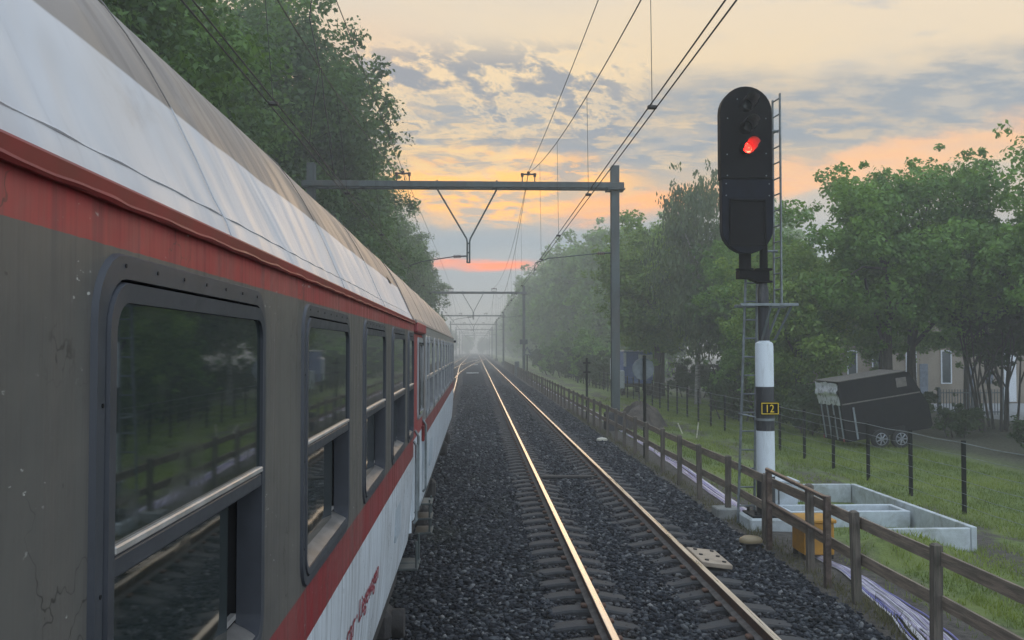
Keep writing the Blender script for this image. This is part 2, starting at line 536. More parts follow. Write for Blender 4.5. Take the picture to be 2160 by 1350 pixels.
M['postgreen'] = mat('fence_post_dark', (.010, .012, .010), .7, spec=.15, var=.3)
M['yellow'] = mat('yellow_paint', (.46, .22, .02), .5, var=.15, dirt=(.22, .12, .04), dirt_amt=.5, dirt_scale=4)
M['yelsign'] = mat('sign_yellow', (.80, .55, .03), .5, var=.05)
M['paintred'] = mat('lettering_red', (.22, .02, .03), .5, var=.25, scale=20)
M['paintgrey'] = mat('faded_stencil_grey', (.36, .41, .45), .5, var=.25, scale=30)
M['cabwhite'] = mat('cabinet_white', (.50, .55, .58), .6, var=.10, dirt=(.26, .27, .24), dirt_amt=.6, dirt_scale=3)
M['cable1'] = mat('cable_lilac', (.42, .38, .52), .45, var=.15)
M['cable2'] = mat('cable_blue', (.20, .20, .46), .45, var=.15)
M['cable3'] = mat('cable_pale', (.62, .60, .64), .45, var=.15)
M['plate'] = mat('tan_plate', (.34, .27, .20), .6, var=.2, dirt=(.16, .12, .09))
M['trailer'] = mat('trailer_black', (.007, .007, .010), .5, var=.3, dirt=(.014, .013, .012), dirt_amt=.5, spec=.08)
M['trailroof'] = mat('trailer_roof', (.12, .105, .09), .6, var=.3)
M['tarp'] = mat('silver_tarp', (.62, .64, .68), .3, metal=.3, var=.2, scale=5, bump=1.0, bscale=7)
M['strap'] = mat('grey_strap', (.20, .23, .25), .5)
M['tyre'] = mat('tyre', (.015, .015, .016), .85)
M['hub'] = mat('hub_silver', (.35, .37, .40), .35, metal=.6)
M['blue'] = mat('truck_blue', (.08, .14, .36), .4, var=.15)
M['white'] = mat('truck_white', (.60, .63, .65), .45, var=.08)
M['wall'] = mat('beige_render', (.27, .225, .175), .9, var=.1, scale=1.2, bump=.2)
M['bglass'] = mat('building_glass', (.03, .045, .05), .08)
M['wframe'] = mat('white_window_frame', (.72, .75, .78), .5, var=.04)
M['panel'] = mat('blue_grey_panel', (.13, .155, .19), .6)
M['roofdark'] = mat('flat_roof_trim', (.10, .10, .10), .7)
M['gate'] = mat('gate_steel', (.12, .14, .15), .5, metal=.3)
M['bark'] = mat('bark', (.050, .042, .034), .9, var=.4, scale=6, stretch=(3, 3, .6), bump=.8, bscale=10)
M['birchbark'] = mat('birch_bark', (.22, .21, .19), .85, var=.5, scale=5, stretch=(1, 1, 4), bump=.4)
M['mound'] = mat('dark_soil', (.090, .074, .060), .95, var=.4, scale=3, bump=1.0, bscale=9)
M['stake'] = mat('pale_stake', (.60, .57, .46), .7)
M['slab'] = mat('pale_slab', (.55, .55, .54), .8, var=.1)
M['signback'] = mat('sign_back_grey', (.15, .17, .175), .5, metal=.2)
M['capwhite'] = mat('cap_pale', (.62, .60, .52), .45, var=.1, dirt=(.4, .33, .2))
M['capyellow'] = mat('cap_tan', (.20, .15, .08), .4, var=.15, dirt=(.3, .24, .14))
M['leaf_oak'] = leaf_mat('leaf_oak', (.028, .072, .016), (.14, .26, .046))
M['leaf_oak_dark'] = leaf_mat('leaf_oak_dark', (.022, .058, .015), (.095, .19, .036))
M['leaf_maple'] = leaf_mat('leaf_maple', (.060, .140, .026), (.20, .355, .06))
M['leaf_light'] = leaf_mat('leaf_light', (.095, .185, .034), (.26, .38, .07))
M['leaf_birch'] = leaf_mat('leaf_birch', (.06, .10, .04), (.14, .20, .075))
M['leaf_dark'] = leaf_mat('leaf_dark', (.026, .054, .018), (.078, .13, .038))
M['grass'] = leaf_mat('grass_blade', (.09, .14, .026), (.26, .33, .07), .35)
M['drygrass'] = leaf_mat('dry_grass_blade', (.07, .075, .03), (.15, .14, .07), .3)


def glass_mat():
    m = bpy.data.materials.new('coach_glass')
    m.use_nodes = True
    t = NT(m.node_tree)
    tc = t.n('ShaderNodeTexCoord').outputs['Object']
    p = t.n('ShaderNodeBsdfPrincipled')
    sm = t.ss(t.noise(tc, 2.2, 5, .7, 1.0), .5, .72)
    t.put(p.inputs['Base Color'], t.mix(sm, (.016, .024, .022), (.05, .055, .05)))
    t.put(p.inputs['Roughness'], t.ss(sm, 0, 1, .03, .10))
    p.inputs['IOR'].default_value = 2.1
    b = t.n('ShaderNodeBump'); b.inputs['Strength'].default_value = .025; b.inputs['Distance'].default_value = .01
    t.put(b.inputs['Height'], t.noise(tc, 3, 1))
    t.nt.links.new(b.outputs[0], p.inputs['Normal'])
    o = t.n('ShaderNodeOutputMaterial'); t.nt.links.new(p.outputs[0], o.inputs[0])
    return m


M['glass'] = glass_mat()


def lamp_mat(name, col, st):
    m = bpy.data.materials.new(name)
    m.use_nodes = True
    t = NT(m.node_tree)
    tc = t.n('ShaderNodeTexCoord').outputs['Object']
    vor = t.n('ShaderNodeTexVoronoi'); vor.inputs['Scale'].default_value = 22
    t.put(vor.inputs['Vector'], tc)
    e = t.n('ShaderNodeEmission')
    t.put(e.inputs[0], t.mix(t.ss(vor.outputs['Distance'], .05, .5, 0, 1), (1, .16, .08), col))
    e.inputs[1].default_value = st
    o = t.n('ShaderNodeOutputMaterial'); t.nt.links.new(e.outputs[0], o.inputs[0])
    return m


M['redlamp'] = lamp_mat('red_lamp_lens', (1, .012, .008), 8.0)


def mast_mat():
    m = bpy.data.materials.new('banded_mast_paint')
    m.use_nodes = True
    t = NT(m.node_tree)
    tc = t.n('ShaderNodeTexCoord').outputs['Object']
    x, y, z = t.sep(tc)
    w, k = (.66, .71, .74), (.018, .019, .022)
    c = t.ramp(t.m('DIVIDE', t.m('ADD', z, 1.0), 4.5), [((h + 1) / 4.5, q) for h, q in [(-1, k), (.50, w), (1.27, k), (2.04, w), (2.83, k)]], 'CONSTANT')
    c = t.mix(t.ss(t.noise(t.vm('MULTIPLY', tc, (6, 6, 1)), 2, 6, .7), .5, .75, 0, .35), c, (.22, .21, .18))
    p = t.n('ShaderNodeBsdfPrincipled'); t.put(p.inputs['Base Color'], c); p.inputs['Roughness'].default_value = .45
    o = t.n('ShaderNodeOutputMaterial'); t.nt.links.new(p.outputs[0], o.inputs[0])
    return m


M['mast'] = mast_mat()


def ballast_mat(name, stone):
    m = bpy.data.materials.new(name)
    m.use_nodes = True
    t = NT(m.node_tree)
    tc = t.n('ShaderNodeTexCoord').outputs['Object']
    x, y, z = t.sep(tc)
    if stone:
        r = t.n('ShaderNodeNewGeometry').outputs['Random Per Island']
        c = t.ramp(r, [(0, (.008, .009, .012)), (.45, (.022, .025, .031)), (.75, (.05, .055, .064)), (.93, (.095, .10, .105)), (1, (.20, .20, .195))])
    else:
        vor = t.n('ShaderNodeTexVoronoi'); vor.inputs['Scale'].default_value = 17
        t.put(vor.inputs['Vector'], tc)
        g = t.sep(vor.outputs['Color'])[0]
        c = t.ramp(g, [(0, (.010, .011, .014)), (.6, (.036, .039, .045)), (1, (.12, .125, .13))])
    brown = t.m('MULTIPLY', t.ss(t.m('ABSOLUTE', t.m('SUBTRACT', t.m('ABSOLUTE', t.m('SUBTRACT', x, 2.05)), .75)), .05, .55, 1, 0), t.ss(t.noise(tc, 1.5, 4), .3, .6, .3, .9))
    c = t.mix(t.m('MULTIPLY', brown, .38), c, (.060, .040, .028))
    moss = t.m('MULTIPLY', t.ss(t.noise(t.vm('MULTIPLY', tc, (1, .5, 1)), .9, 5, .6), .52, .68), t.ss(x, -1.2, 1.4, .35, .05))
    c = t.mix(moss, c, (.045, .050, .028))
    p = t.n('ShaderNodeBsdfPrincipled'); t.put(p.inputs['Base Color'], c)
    p.inputs['Roughness'].default_value = .8
    p.inputs['Specular IOR Level'].default_value = .15 if stone else 0.0
    if not stone:
        b = t.n('ShaderNodeBump'); b.inputs['Strength'].default_value = 1.0; b.inputs['Distance'].default_value = .03
        t.put(b.inputs['Height'], t.m('SUBTRACT', 1.0, vor.outputs['Distance']))
        t.nt.links.new(b.outputs[0], p.inputs['Normal'])
    o = t.n('ShaderNodeOutputMaterial'); t.nt.links.new(p.outputs[0], o.inputs[0])
    return m


def ground_mat():
    m = bpy.data.materials.new('verge_ground')
    m.use_nodes = True
    t = NT(m.node_tree)
    tc = t.n('ShaderNodeTexCoord').outputs['Object']
    x, y, z = t.sep(tc)
    n1 = t.noise(tc, .55, 5, .6)
    n2 = t.noise(tc, 9, 5, .65)
    grass = t.mix(t.ss(n2, .3, .7), (.075, .115, .024), (.17, .22, .055))
    grass = t.mix(t.ss(n1, .42, .62), grass, (.15, .185, .045))
    soil = t.mix(t.ss(n2, .3, .7), (.040, .034, .028), (.105, .092, .076))
    xw = t.m('ADD', x, t.m('MULTIPLY', t.m('SUBTRACT', n1, .5), 1.6))
    path = t.ss(xw, 5.35, 6.0, 1, 0)
    patch = t.m('MULTIPLY', t.ss(t.noise(t.vm('MULTIPLY', tc, (1, .45, 1)), .62, 5, .6), .52, .60), t.m('MULTIPLY', t.ss(x, 6.2, 7.0), t.ss(x, 8.7, 9.4, 1, 0)))
    wheel = t.ss(t.m('ABSOLUTE', t.m('SUBTRACT', xw, 8.2)), .25, .6, .85, 0)
    wheel = t.m('MULTIPLY', wheel, t.ss(t.noise(t.vm('MULTIPLY', tc, (1, .3, 1)), .5, 3), .40, .52))
    far = t.ss(x, 13.5, 16.0, 0, .85)
    k = t.m('MAXIMUM', t.m('MAXIMUM', path, patch), t.m('MAXIMUM', far, wheel))
    c = t.mix(k, grass, soil)
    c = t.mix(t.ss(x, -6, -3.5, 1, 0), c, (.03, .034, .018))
    p = t.n('ShaderNodeBsdfPrincipled'); t.put(p.inputs['Base Color'], c); p.inputs['Roughness'].default_value = .95
    b = t.n('ShaderNodeBump'); b.inputs['Strength'].default_value = .8; b.inputs['Distance'].default_value = .04
    t.put(b.inputs['Height'], t.noise(tc, 25, 5, .7))
    t.nt.links.new(b.outputs[0], p.inputs['Normal'])
    o = t.n('ShaderNodeOutputMaterial'); t.nt.links.new(p.outputs[0], o.inputs[0])
    return m


# ------------------------------------------------------------------ ground, ballast
rng = np.random.default_rng(5)


def vnoise(x, y, s=1.0, seed=0):
    a = np.sin(x * 1.7 * s + seed) * np.cos(y * 1.3 * s + 2 * seed) + .5 * np.sin(x * 3.9 * s + 1.3 * y * s + seed) + .35 * np.cos(y * 5.1 * s - x * 2.2 * s + 3 * seed)
    return a / 1.85


def ground_z(x, y):
    x = np.asarray(x, float); y = np.asarray(y, float)
    z = np.interp(x, [-60, -8, -5.2, 4.2, 4.7, 9.4, 13, 30, 90], [-.6, -.55, -.45, -.40, -.37, -.46, -.52, -.6, -.6])
    z = z + .34 * np.exp(-((x - 6.35) / .75) ** 2 - ((y - 14.0) / .42) ** 2)
    return z + .03 * vnoise(x, y, .8, 1) * (np.abs(x - 7.5) > 2.7) + .025 * vnoise(x, y, 1.6, 4)


def ballast_z(x, y):
    x = np.asarray(x, float); y = np.asarray(y, float)
    z = np.interp(x, [-5.6, -4.8, -4.0, 3.55, 4.0, 4.45, 4.7], [-.60, -.30, -.225, -.225, -.25, -.40, -.50])
    mid = np.exp(-((x - 0.0) / .55) ** 2) * .035
    return z + mid + .018 * vnoise(x, y, 2.2, 2)


def grid(name, xs, ys, fz, m, kind='structure'):
    Xg, Yg = np.meshgrid(xs, ys)
    V = np.stack([Xg, Yg, fz(Xg, Yg)], -1).reshape(-1, 3)
    nx, ny = len(xs), len(ys)
    i = np.arange(nx * ny).reshape(ny, nx)
    F = np.stack([i[:-1, :-1], i[:-1, 1:], i[1:, 1:], i[1:, :-1]], -1).reshape(-1, 4)
    o = np_mesh(name, V, F, m)
    o.data.polygons.foreach_set('use_smooth', [True] * len(F))
    o['kind'] = kind
    return o


ys_near = np.concatenate([np.arange(-12, 12, .5), np.arange(12, 16, .2), np.arange(16, 60, .5), np.arange(60, 620, 6)])
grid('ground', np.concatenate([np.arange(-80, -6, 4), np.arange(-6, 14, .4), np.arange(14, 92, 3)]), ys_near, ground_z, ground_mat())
bb = ballast_mat('ballast_bed_stone', False)
grid('ballast_bed', np.arange(-5.6, 4.71, .12), np.concatenate([np.arange(-10, 40, .25), np.arange(40, 612, 4)]), ballast_z, bb)


def stones(name, n, fx, label_mat, smin, smax):
    """loose angular stones"""
    base = np.array([(0, 0, 1), (.9, 0, .35), (.28, .86, .35), (-.73, .53, .35), (-.73, -.53, .35), (.28, -.86, .35), (.73, .53, -.4), (-.28, .86, -.4), (-.9, 0, -.4), (-.28, -.86, -.4), (.73, -.53, -.4), (0, 0, -1)])
    tri = np.array([(0, 1, 2), (0, 2, 3), (0, 3, 4), (0, 4, 5), (0, 5, 1), (1, 6, 2), (2, 6, 7), (2, 7, 3), (3, 7, 8), (3, 8, 4), (4, 8, 9), (4, 9, 5), (5, 9, 10), (5, 10, 1), (1, 10, 6), (11, 7, 6), (11, 8, 7), (11, 9, 8), (11, 10, 9), (11, 6, 10)])
    P, S = fx(n)
    n = len(P)
    V = base[None] * (1 + rng.uniform(-.34, .34, (n, 12, 1)))
    V = V * np.stack([rng.uniform(.7, 1.25, n), rng.uniform(.55, 1.0, n), rng.uniform(.38, .8, n)], -1)[:, None]
    ang = rng.uniform(0, 2 * np.pi, n); tl = rng.normal(0, .45, n)
    ca, sa, ct, st = np.cos(ang), np.sin(ang), np.cos(tl), np.sin(tl)
    Rz = np.zeros((n, 3, 3)); Rz[:, 0, 0] = ca; Rz[:, 0, 1] = -sa; Rz[:, 1, 0] = sa; Rz[:, 1, 1] = ca; Rz[:, 2, 2] = 1
    Rx = np.zeros((n, 3, 3)); Rx[:, 0, 0] = 1; Rx[:, 1, 1] = ct; Rx[:, 1, 2] = -st; Rx[:, 2, 1] = st; Rx[:, 2, 2] = ct
    V = np.einsum('nij,nkj->nki', Rz @ Rx, V) * S[:, None, None] + P[:, None]
    Fc = tri[None] + (np.arange(n) * 12)[:, None, None]
    o = np_mesh(name, V.reshape(-1, 3), Fc.reshape(-1, 3), label_mat, k=3)
    return o


def ballast_pts(n):
    y = 3.2 + (75 - 3.2) * rng.random(n) ** 2.3
    x = rng.uniform(-1.6, 4.55, n)
    s = rng.uniform(.019, .042, n) * (1 + (y > 18) * .25 + (y > 28) * .3 + (y > 45) * .5)
    z = ballast_z(x, y) + rng.uniform(-.012, .022, n)
    # keep the rail seats and sleeper shoulders clear of heaped stones
    ph = np.abs(((y - SL0) / .6 + .5) % 1 - .5) * .6
    on = (ph < .13) & (np.abs(x - 2.05) > .34) & (np.abs(x - 2.05) < 1.20)
    rail = np.abs(np.abs(x - 2.05) - .75) < .10
    keep = ~rail & ~(on & (rng.random(n) < .62)) & ~(x > 4.3) | ((x > 4.3) & (rng.random(n) < .35))
    keep &= ~rail
    return np.stack([x, y, z], -1)[keep], s[keep]


SL0 = 3.34
tag(stones('ballast', 118000, ballast_pts, ballast_mat('ballast_stone', True), 0, 0), 'dark grey crushed stone ballast around the tracks', 'ballast', kind='stuff')


# ------------------------------------------------------------------ tracks
def sst(a, b, x):
    t = min(1, max(0, (x - a) / (b - a)))
    return t * t * (3 - 2 * t)


def left_cx(y):
    return -2.01 - 1.4 * sst(30, 175, y)


RAILPROF = [(-.036, -.005), (-.031, .0), (.031, .0), (.036, -.005), (.035, -.035), (.010, -.045), (.009, -.125), (.070, -.145), (.070, -.158), (-.070, -.158), (-.070, -.145), (-.009, -.125), (-.010, -.045), (-.035, -.035)]


def rail(path, parent, w=1.0):
    b = MB()
    b.ext(RAILPROF, path)
    n = len(RAILPROF)
    for i in range(len(b.mi)):
        seg = i % n if i < (len(path) - 1) * n else 99
        b.mi[i] = 1 if seg in (0, 1, 2) else 2 if seg in (6, 7, 8, 9, 10) else 0
    # fastenings along the foot
    return b.build('rail', [M['rust'], M['shiny'], M['railfoot']], parent)


def sleeper_mb(at=None):
    b = MB()
    xs = [-1.26, -1.2, -1.0, -.62, -.42, -.2, .2, .42, .62, 1.0, 1.2, 1.26]
    zt = [-.205, -.19, -.165, -.163, -.20, -.232, -.232, -.20, -.163, -.165, -.19, -.205]
    w = [.11, .125, .13, .13, .12, .11, .11, .12, .13, .13, .125, .11]
    loops = [[(x, -q - .02, -.40), (x, q + .02, -.40), (x, q, z - .02), (x, q - .02, z), (x, -q + .02, z), (x, -q, z - .02)] for x, z, q in zip(xs, zt, w)]
    if at: loops = [[(p[0] + at[0], p[1] + at[1], p[2]) for p in l] for l in loops]
    b.loft(loops, True, True, True)
    return b


def clip_mb(at=(0, 0)):
    b = MB()
    for s in (-1, 1):
        for q in (-1, 1):
            x = at[0] + s * .75 + q * .105
            b.bbox((x - .035, at[1] - .05, -.165), (x + .035, at[1] + .05, -.125), .012)
    return b


track = thing('railway_track', 'empty right-hand railway track with shiny rail heads beside the ballast', 'railway track', (2.05, 4, 0))
for s in (-1, 1):
    rail([(2.05 + s * .75, y, 0) for y in [-10, 30, 80, 140, 220, 320, 450, 605]], track)
sb = sleeper_mb(); sb.k = 1; q = clip_mb(); sb.add(q.v, q.f)
sl = sb.build('sleeper', [M['sleeper'], M['rust']], track, local=True)
sl.location = (0, SL0 - 4, 0)
for i in range(1, 100):
    c = sl.copy(); COL.objects.link(c); c.parent = track; c.location = (0, SL0 - 4 + .6 * i, 0)
b = MB()
for i in range(100, 420):
    q = sleeper_mb((2.05, SL0 + .6 * i)); b.add(q.v, q.f)
b.build('far_sleepers', M['sleeper'], track)['kind'] = 'stuff'
# joint bar between the rails
b = MB().bbox((1.25 + .12, 21.2, -.21), (2.68, 21.42, -.15), .02).build('cross_duct', M['under'], track)

ltrack = thing('railway_track', 'left-hand railway track running on ahead of the train towards the points', 'railway track', (-2.01, 26, 0))
for s in (-1, 1):
    rail([(left_cx(y) + s * .75, y, 0) for y in list(range(-10, 200, 8)) + [240, 320, 450, 605]], ltrack)
for i in range(100):
    y = 27 + .6 * i
    c = bpy.data.objects.new('sleeper', sl.data); COL.objects.link(c); c.parent = ltrack; c.location = (left_cx(y) + 2.01, y - 26, 0)
b = MB()
for i in range(100, 300):
    y = 27 + .6 * i
    q = sleeper_mb((left_cx(y), y)); b.add(q.v, q.f)
b.build('far_sleepers', M['sleeper'], ltrack)['kind'] = 'stuff'


def smooth_path(pts, n=24):
    P = np.array(pts, float)
    t = np.linspace(P[0, 1], P[-1, 1], n)
    # cubic through points (x as function of y)
    c = np.polyfit(P[:, 1], P[:, 0], min(3, len(P) - 1))
    return [(float(np.polyval(c, q)), float(q), 0.004) for q in t]


xo = thing('crossover_track', 'pair of curved rails crossing between the two tracks at the points', 'railway track', (0, 150, 0))
rail(smooth_path([(-1.95, 88), (-1.2, 142), (.48, 196), (2.72, 262)]), xo)
rail(smooth_path([(-3.3, 112), (-2.5, 158), (-.9, 206), (1.25, 268)]), xo)
for k, (y, w) in enumerate(((112, 1.15), (170, 1.2), (225, 1.3), (300, 1.4))):
    o = MB().bbox((-.25 - w / 2 + .3 * (k > 0) - .3, y, -.23), (-.25 + w / 2, y + 1.6 + k, -.12), .03).build('concrete_slab', M['slab'])
    tag(o, ['pale concrete slab lying between the tracks, nearest of its row', 'pale slab between the tracks, second beyond the train', 'pale slab between the tracks beside the crossing rails', 'faint farthest pale slab between the tracks in the haze'][k], 'concrete slab', 'slabs between the tracks')

# bolted tan plate outside the right rail
pl = MB()
pl.M = Matrix.Translation((3.10, 12.65, -.10)) @ Matrix.Rotation(R(7), 4, 'Y')
pl.bbox((-.19, -.46, -.03), (.21, .46, .03), .008)
plate = pl.build('rail_plate', M['plate'])
tag(plate, 'tan steel cover plate with bolts lying against the right rail', 'cover plate')
pb = MB()
pb.M = pl.M
for px in (-.1, .13):
    for py in (-.33, 0, .33):
        pb.tube([(px, py, .028), (px, py, .045)], .028, 8)
pb.build('bolt_set', M['under'], plate)


# ------------------------------------------------------------------ train
def rrect(y0, y1, z0, z1, r, n=6):
    pts = []
    for (cy, cz, a0) in ((y1 - r, z1 - r, 0), (y0 + r, z1 - r, 90), (y0 + r, z0 + r, 180), (y1 - r, z0 + r, 270)):
        for k in range(n + 1):
            a = R(a0 + 90 * k / n)
            pts.append((cy + r * math.cos(a), cz + r * math.sin(a)))
    return pts


def ring(b, outer, inner, x0, x1, xi=None, deep=.05):
    """frame between two outlines of the same length: proud face at x1, outer edge back to x0"""
    xi = x1 if xi is None else xi
    L = [[(x, p[0], p[1]) for p in o] for x, o in ((x0, outer), (x1, [(c[0] + (d[0] - c[0]) * .12, c[1] + (d[1] - c[1]) * .12) for c, d in zip(outer, inner)]), (xi, inner), (x0 - deep, inner))]
    b.loft(L)


def coach_window(parent, y0, y1, z0=1.852, z1=2.852, X=-.6, frame='frame', zd=2.355, open_gap=.14):
    o = rrect(y0, y1, z0, z1, .115)
    i = rrect(y0 + .036, y1 - .030, z0 + .035, z1 - .044, .09)
    i2 = rrect(y0 + .040, y1 - .033, z0 + .038, z1 - .047, .087)
    i3 = rrect(y0 + .080, y1 - .052, z0 + .062, z1 - .084, .055)
    b = MB()
    ring(b, o, i, X - .002, X + .010, None, .004)
    ring(b, i2, i3, X - .006, X + .015, X + .012, .05)
    # divider between upper and lower pane
    b.bbox((X - .05, y0 + .07, zd - .045), (X + .010, y1 - .042, zd - .004), .006)
    w = b.build('window', M[frame], parent, smooth=True)
    s = MB().bbox((X - .03, y0 + .080, zd - .003), (X + .0145, y1 - .052, zd + .012), .003)
    s.build('divider_strip', M['alu'], w)
    if frame == 'frame':
        s = MB().add([(X - .06, y0 + .085, z0 + .09), (X - .06, y1 - .057, z0 + .09), (X + .006, y1 - .057, z0 + .064), (X + .006, y0 + .085, z0 + .062)], [(0, 3, 2, 1), (0, 1, 2, 3)])
        s.box((X - .07, y0 + .085, z0 + .10), (X - .055, y1 - .057, z0 + .115))
        s.build('sill_strip', M['alu'], w)
        b = MB()
        for q in (y0 + .015, y1 - .035):
            b.box((X - .17, q, z0 + .01), (X - .062, q + .02, z1 - .01))
        b.box((X - .17, y0 + .036, z1 - .03), (X - .062, y1 - .036, z1 - .012))
        b.build('window_reveal', M['rubber'], w)
        bs = sc_ = MB()
        n = 7
        for k in range(n):
            yy = y0 + .12 + (y1 - y0 - .24) * k / (n - 1)
            bs.tube([(X + .006, yy, z1 - .022), (X + .0115, yy, z1 - .022)], .004, 6)
        for zz in (2.0, 2.3, 2.6):
            bs.tube([(X + .006, y0 + .026, zz), (X + .0115, y0 + .026, zz)], .004, 6)
        me = w.data
        me.materials.append(M['black'])
        import bmesh
        bm = bmesh.new(); bm.from_mesh(me)
        vv = [bm.verts.new(p) for p in bs.v]
        for q in bs.f:
            f_ = bm.faces.new([vv[i_] for i_ in q]); f_.material_index = 1
        bm.to_mesh(me); bm.free()
    b = MB().add([(X + .004, y0 + .065, zd), (X + .004, y1 - .04, zd), (X + .004, y1 - .04, z1 - .06), (X + .004, y0 + .065, z1 - .06)], [(0, 1, 2, 3)])
    b.build('upper_pane', M['glass'], w)
    if open_gap is not None:
        b = MB().add([(X - .045, y0 + .05, z0 + .06), (X - .045, y1 - .05 - open_gap, z0 + .06), (X - .045, y1 - .05 - open_gap, zd - .02), (X - .045, y0 + .05, zd - .02)], [(0, 1, 2, 3)])
        b.build('lower_pane', M['glass'], w)
    return w


def wall_with_holes(b, X, ya, yb, holes, z0, z1, zl, zh):
    def q(y0, y1, za, zb):
        if y1 - y0 > 1e-4: b.add([(X, y0, za), (X, y1, za), (X, y1, zb), (X, y0, zb)], [(0, 1, 2, 3)])
    q(ya, yb, z0, zl); q(ya, yb, zh, z1)
    y = ya
    for h0, h1 in holes:
        q(y, h0, zl, zh); y = h1
    q(y, yb, zl, zh)


ROOFPTS = [(-.608, 2.962), (-.622, 3.0), (-.655, 3.06), (-.70, 3.16), (-.755, 3.275), (-.81, 3.375), (-.87, 3.47), (-.93, 3.55), (-1.0, 3.61), (-1.1, 3.69), (-1.25, 3.79), (-1.45, 3.90), (-1.7, 3.99), (-2.01, 4.03)]


def mirror(pts, c=-2.01):
    return pts + [(2 * c - x, z) for x, z in pts[::-1][1:]]


def make_roof(parent, ya, yb, m, squeeze=None, name='roof'):
    b = MB()
    prof = mirror(ROOFPTS)
    ysn = np.linspace(ya, yb, 60)
    loops = []
    for y in ysn:
        loops.append([(x + .004 * math.sin(y * 2.3 + z * 5) * (1 if x > -2 else 0), y, z) for x, z in prof])
    b.loft(loops, False)
    for y in (ya, yb):
        pts = [(x, y, z) for x, z in prof]
        b.add(pts, [tuple(range(len(pts)))])
    return b.build(name, m, parent, smooth=True)


def make_seams(parent, ysm, m):
    for y in ysm:
        b = MB()
        b.tube([(x + .004 + .004 * math.sin(y * 2.3 + z * 5), y + .03 * (z - 2.96), z + .002) for x, z in ROOFPTS], .0022, 5)
        b.build('roof_seam', m, parent)


SKIRT = [(-.655, .84), (-.64, .95), (-.615, 1.25), (-.602, 1.55), (-.60, 1.72)]

c1 = thing('passenger_coach', 'near railway coach with white roof edge, red stripes and big dark-framed windows', 'railway coach', (-2.01, .5, 0))
W1 = [(-2.03, -.83), (-.27, .93), (1.50, 2.70), (3.285, 4.485), (5.06, 6.26), (6.77, 7.97)]
W1N = (8.36, 9.06)
YA, YB = -9.0, 9.2
b = MB()
holes = [(a + .03, c - .025) for a, c in W1 + [W1N]]
wall_with_holes(b, -.60, YA, YB, holes, 1.72, 2.935, 1.89, 2.815)
for (xa, za), (xb, zb) in zip(SKIRT[:-1], SKIRT[1:]):
    b.add([(xa, YA, za), (xa, YB, za), (xb, YB, zb), (xb, YA, zb)], [(0, 1, 2, 3)])
prof = SKIRT + [(-.60, 2.935)] + [(-4.02 - x, z) for x, z in ([(-.60, 2.935)] + SKIRT[::-1])]
for y in (YA, YB):   # coach ends
    b.add([(x, y, z) for x, z in prof], [tuple(range(len(prof)))])
far = [(-4.02 - x, z) for x, z in SKIRT + [(-.60, 2.935)]]
for (xa, za), (xb, zb) in zip(far[:-1], far[1:]):
    b.add([(xa, YA, za), (xa, YB, za), (xb, YB, zb), (xb, YA, zb)], [(3, 2, 1, 0)])
b.build('body', M['skirt'], c1)
MB().box((-3.3, YA + .1, 1.2), (-.78, YB - .1, 2.93)).build('interior', M['dark'], c1)
make_roof(c1, YA, YB, M['roof'])
make_seams(c1, [.25, 2.35, 4.4, 6.4], M['roof'])
b = MB()   # dark red cornice under the roof and the beaded gutter seam
b.ext([(-.604, 2.928), (-.587, 2.926), (-.586, 2.958), (-.592, 2.964), (-.622, 2.964)], [(0, YA, 0), (0, YB, 0)])
b.build('rain_gutter', M['cornice'], c1)
b = MB()
rs, ps = [], []
for k, y in enumerate(np.arange(-1.0, YB, .02)):
    ps.append((-.588 + .001 * math.sin(k * .9), y, 2.931 + .0015 * math.sin(k * .37)))
    rs.append(.0055 + .0022 * max(0, vnoise(np.array(y * 9.), np.array(.3), 1, 3)))
b.tube(ps, rs, 6)
b.build('gutter_bead', M['cornice'], c1, smooth=True)
b = MB()
b.tube([(-.6325 + .004 * math.sin(y * 2.3 + 15.1) + .001 * math.sin(y * 31), y, 3.020 + .0015 * math.sin(y * 23)) for y in np.arange(-1, YB, .05)], .0028, 5)
b.build('roof_joint', M['roof'], c1)
b = MB()   # dark slot where the roof end panel starts
b.add([(-.742, 8.2, 3.262), (-.742, 8.42, 3.262), (-.99, 8.75, 3.62), (-.99, 8.6, 3.62)], [(0, 1, 2, 3), (3, 2, 1, 0)])
b.build('roof_slot', M['rubber'], c1)
for y0, y1 in W1:
    coach_window(c1, y0, y1)
coach_window(c1, *W1N, open_gap=.06)
b = MB()
for y in (9.30, 9.55):
    b.bbox((-.74, y - .2, .58), (-.55, y + .02, .605), .006)
b.bbox((-.73, 9.05, .80), (-.71, 9.60, .84), .006)
b.tube([(-.565, 9.12, .60), (-.565, 9.12, .86)], .012); b.tube([(-.565, 9.5, .60), (-.565, 9.5, .86)], .012)
b.build('step', M['portal'], c1)
b = MB()
b.tube([(-.585, 9.0, 1.05), (-.56, 9.0, 1.08), (-.56, 9.0, 1.78), (-.585, 9.0, 1.82)], .014)
b.build('handrail', M['steel'], c1)


def text_mesh(s, size, m, name, parent, matrix, ext=.001, space=1.0, sx=1.0):
    cu = bpy.data.curves.new(name, 'FONT')
    cu.body = s; cu.size = size; cu.extrude = ext; cu.space_character = space
    to = bpy.data.objects.new(name + '_tmp', cu)
    COL.objects.link(to)
    dg = bpy.context.evaluated_depsgraph_get()
    me = bpy.data.meshes.new_from_object(to.evaluated_get(dg))
    bpy.data.objects.remove(to)
    me.transform(matrix @ Matrix.Scale(sx, 4, (1, 0, 0)))
    me.materials.clear(); me.materials.append(m)
    me.name = name
    o = bpy.data.objects.new(name, me)
    COL.objects.link(o)
    adopt(o, parent)
    w = max(v.co.y for v in me.vertices) - min(v.co.y for v in me.vertices)
    return o, w


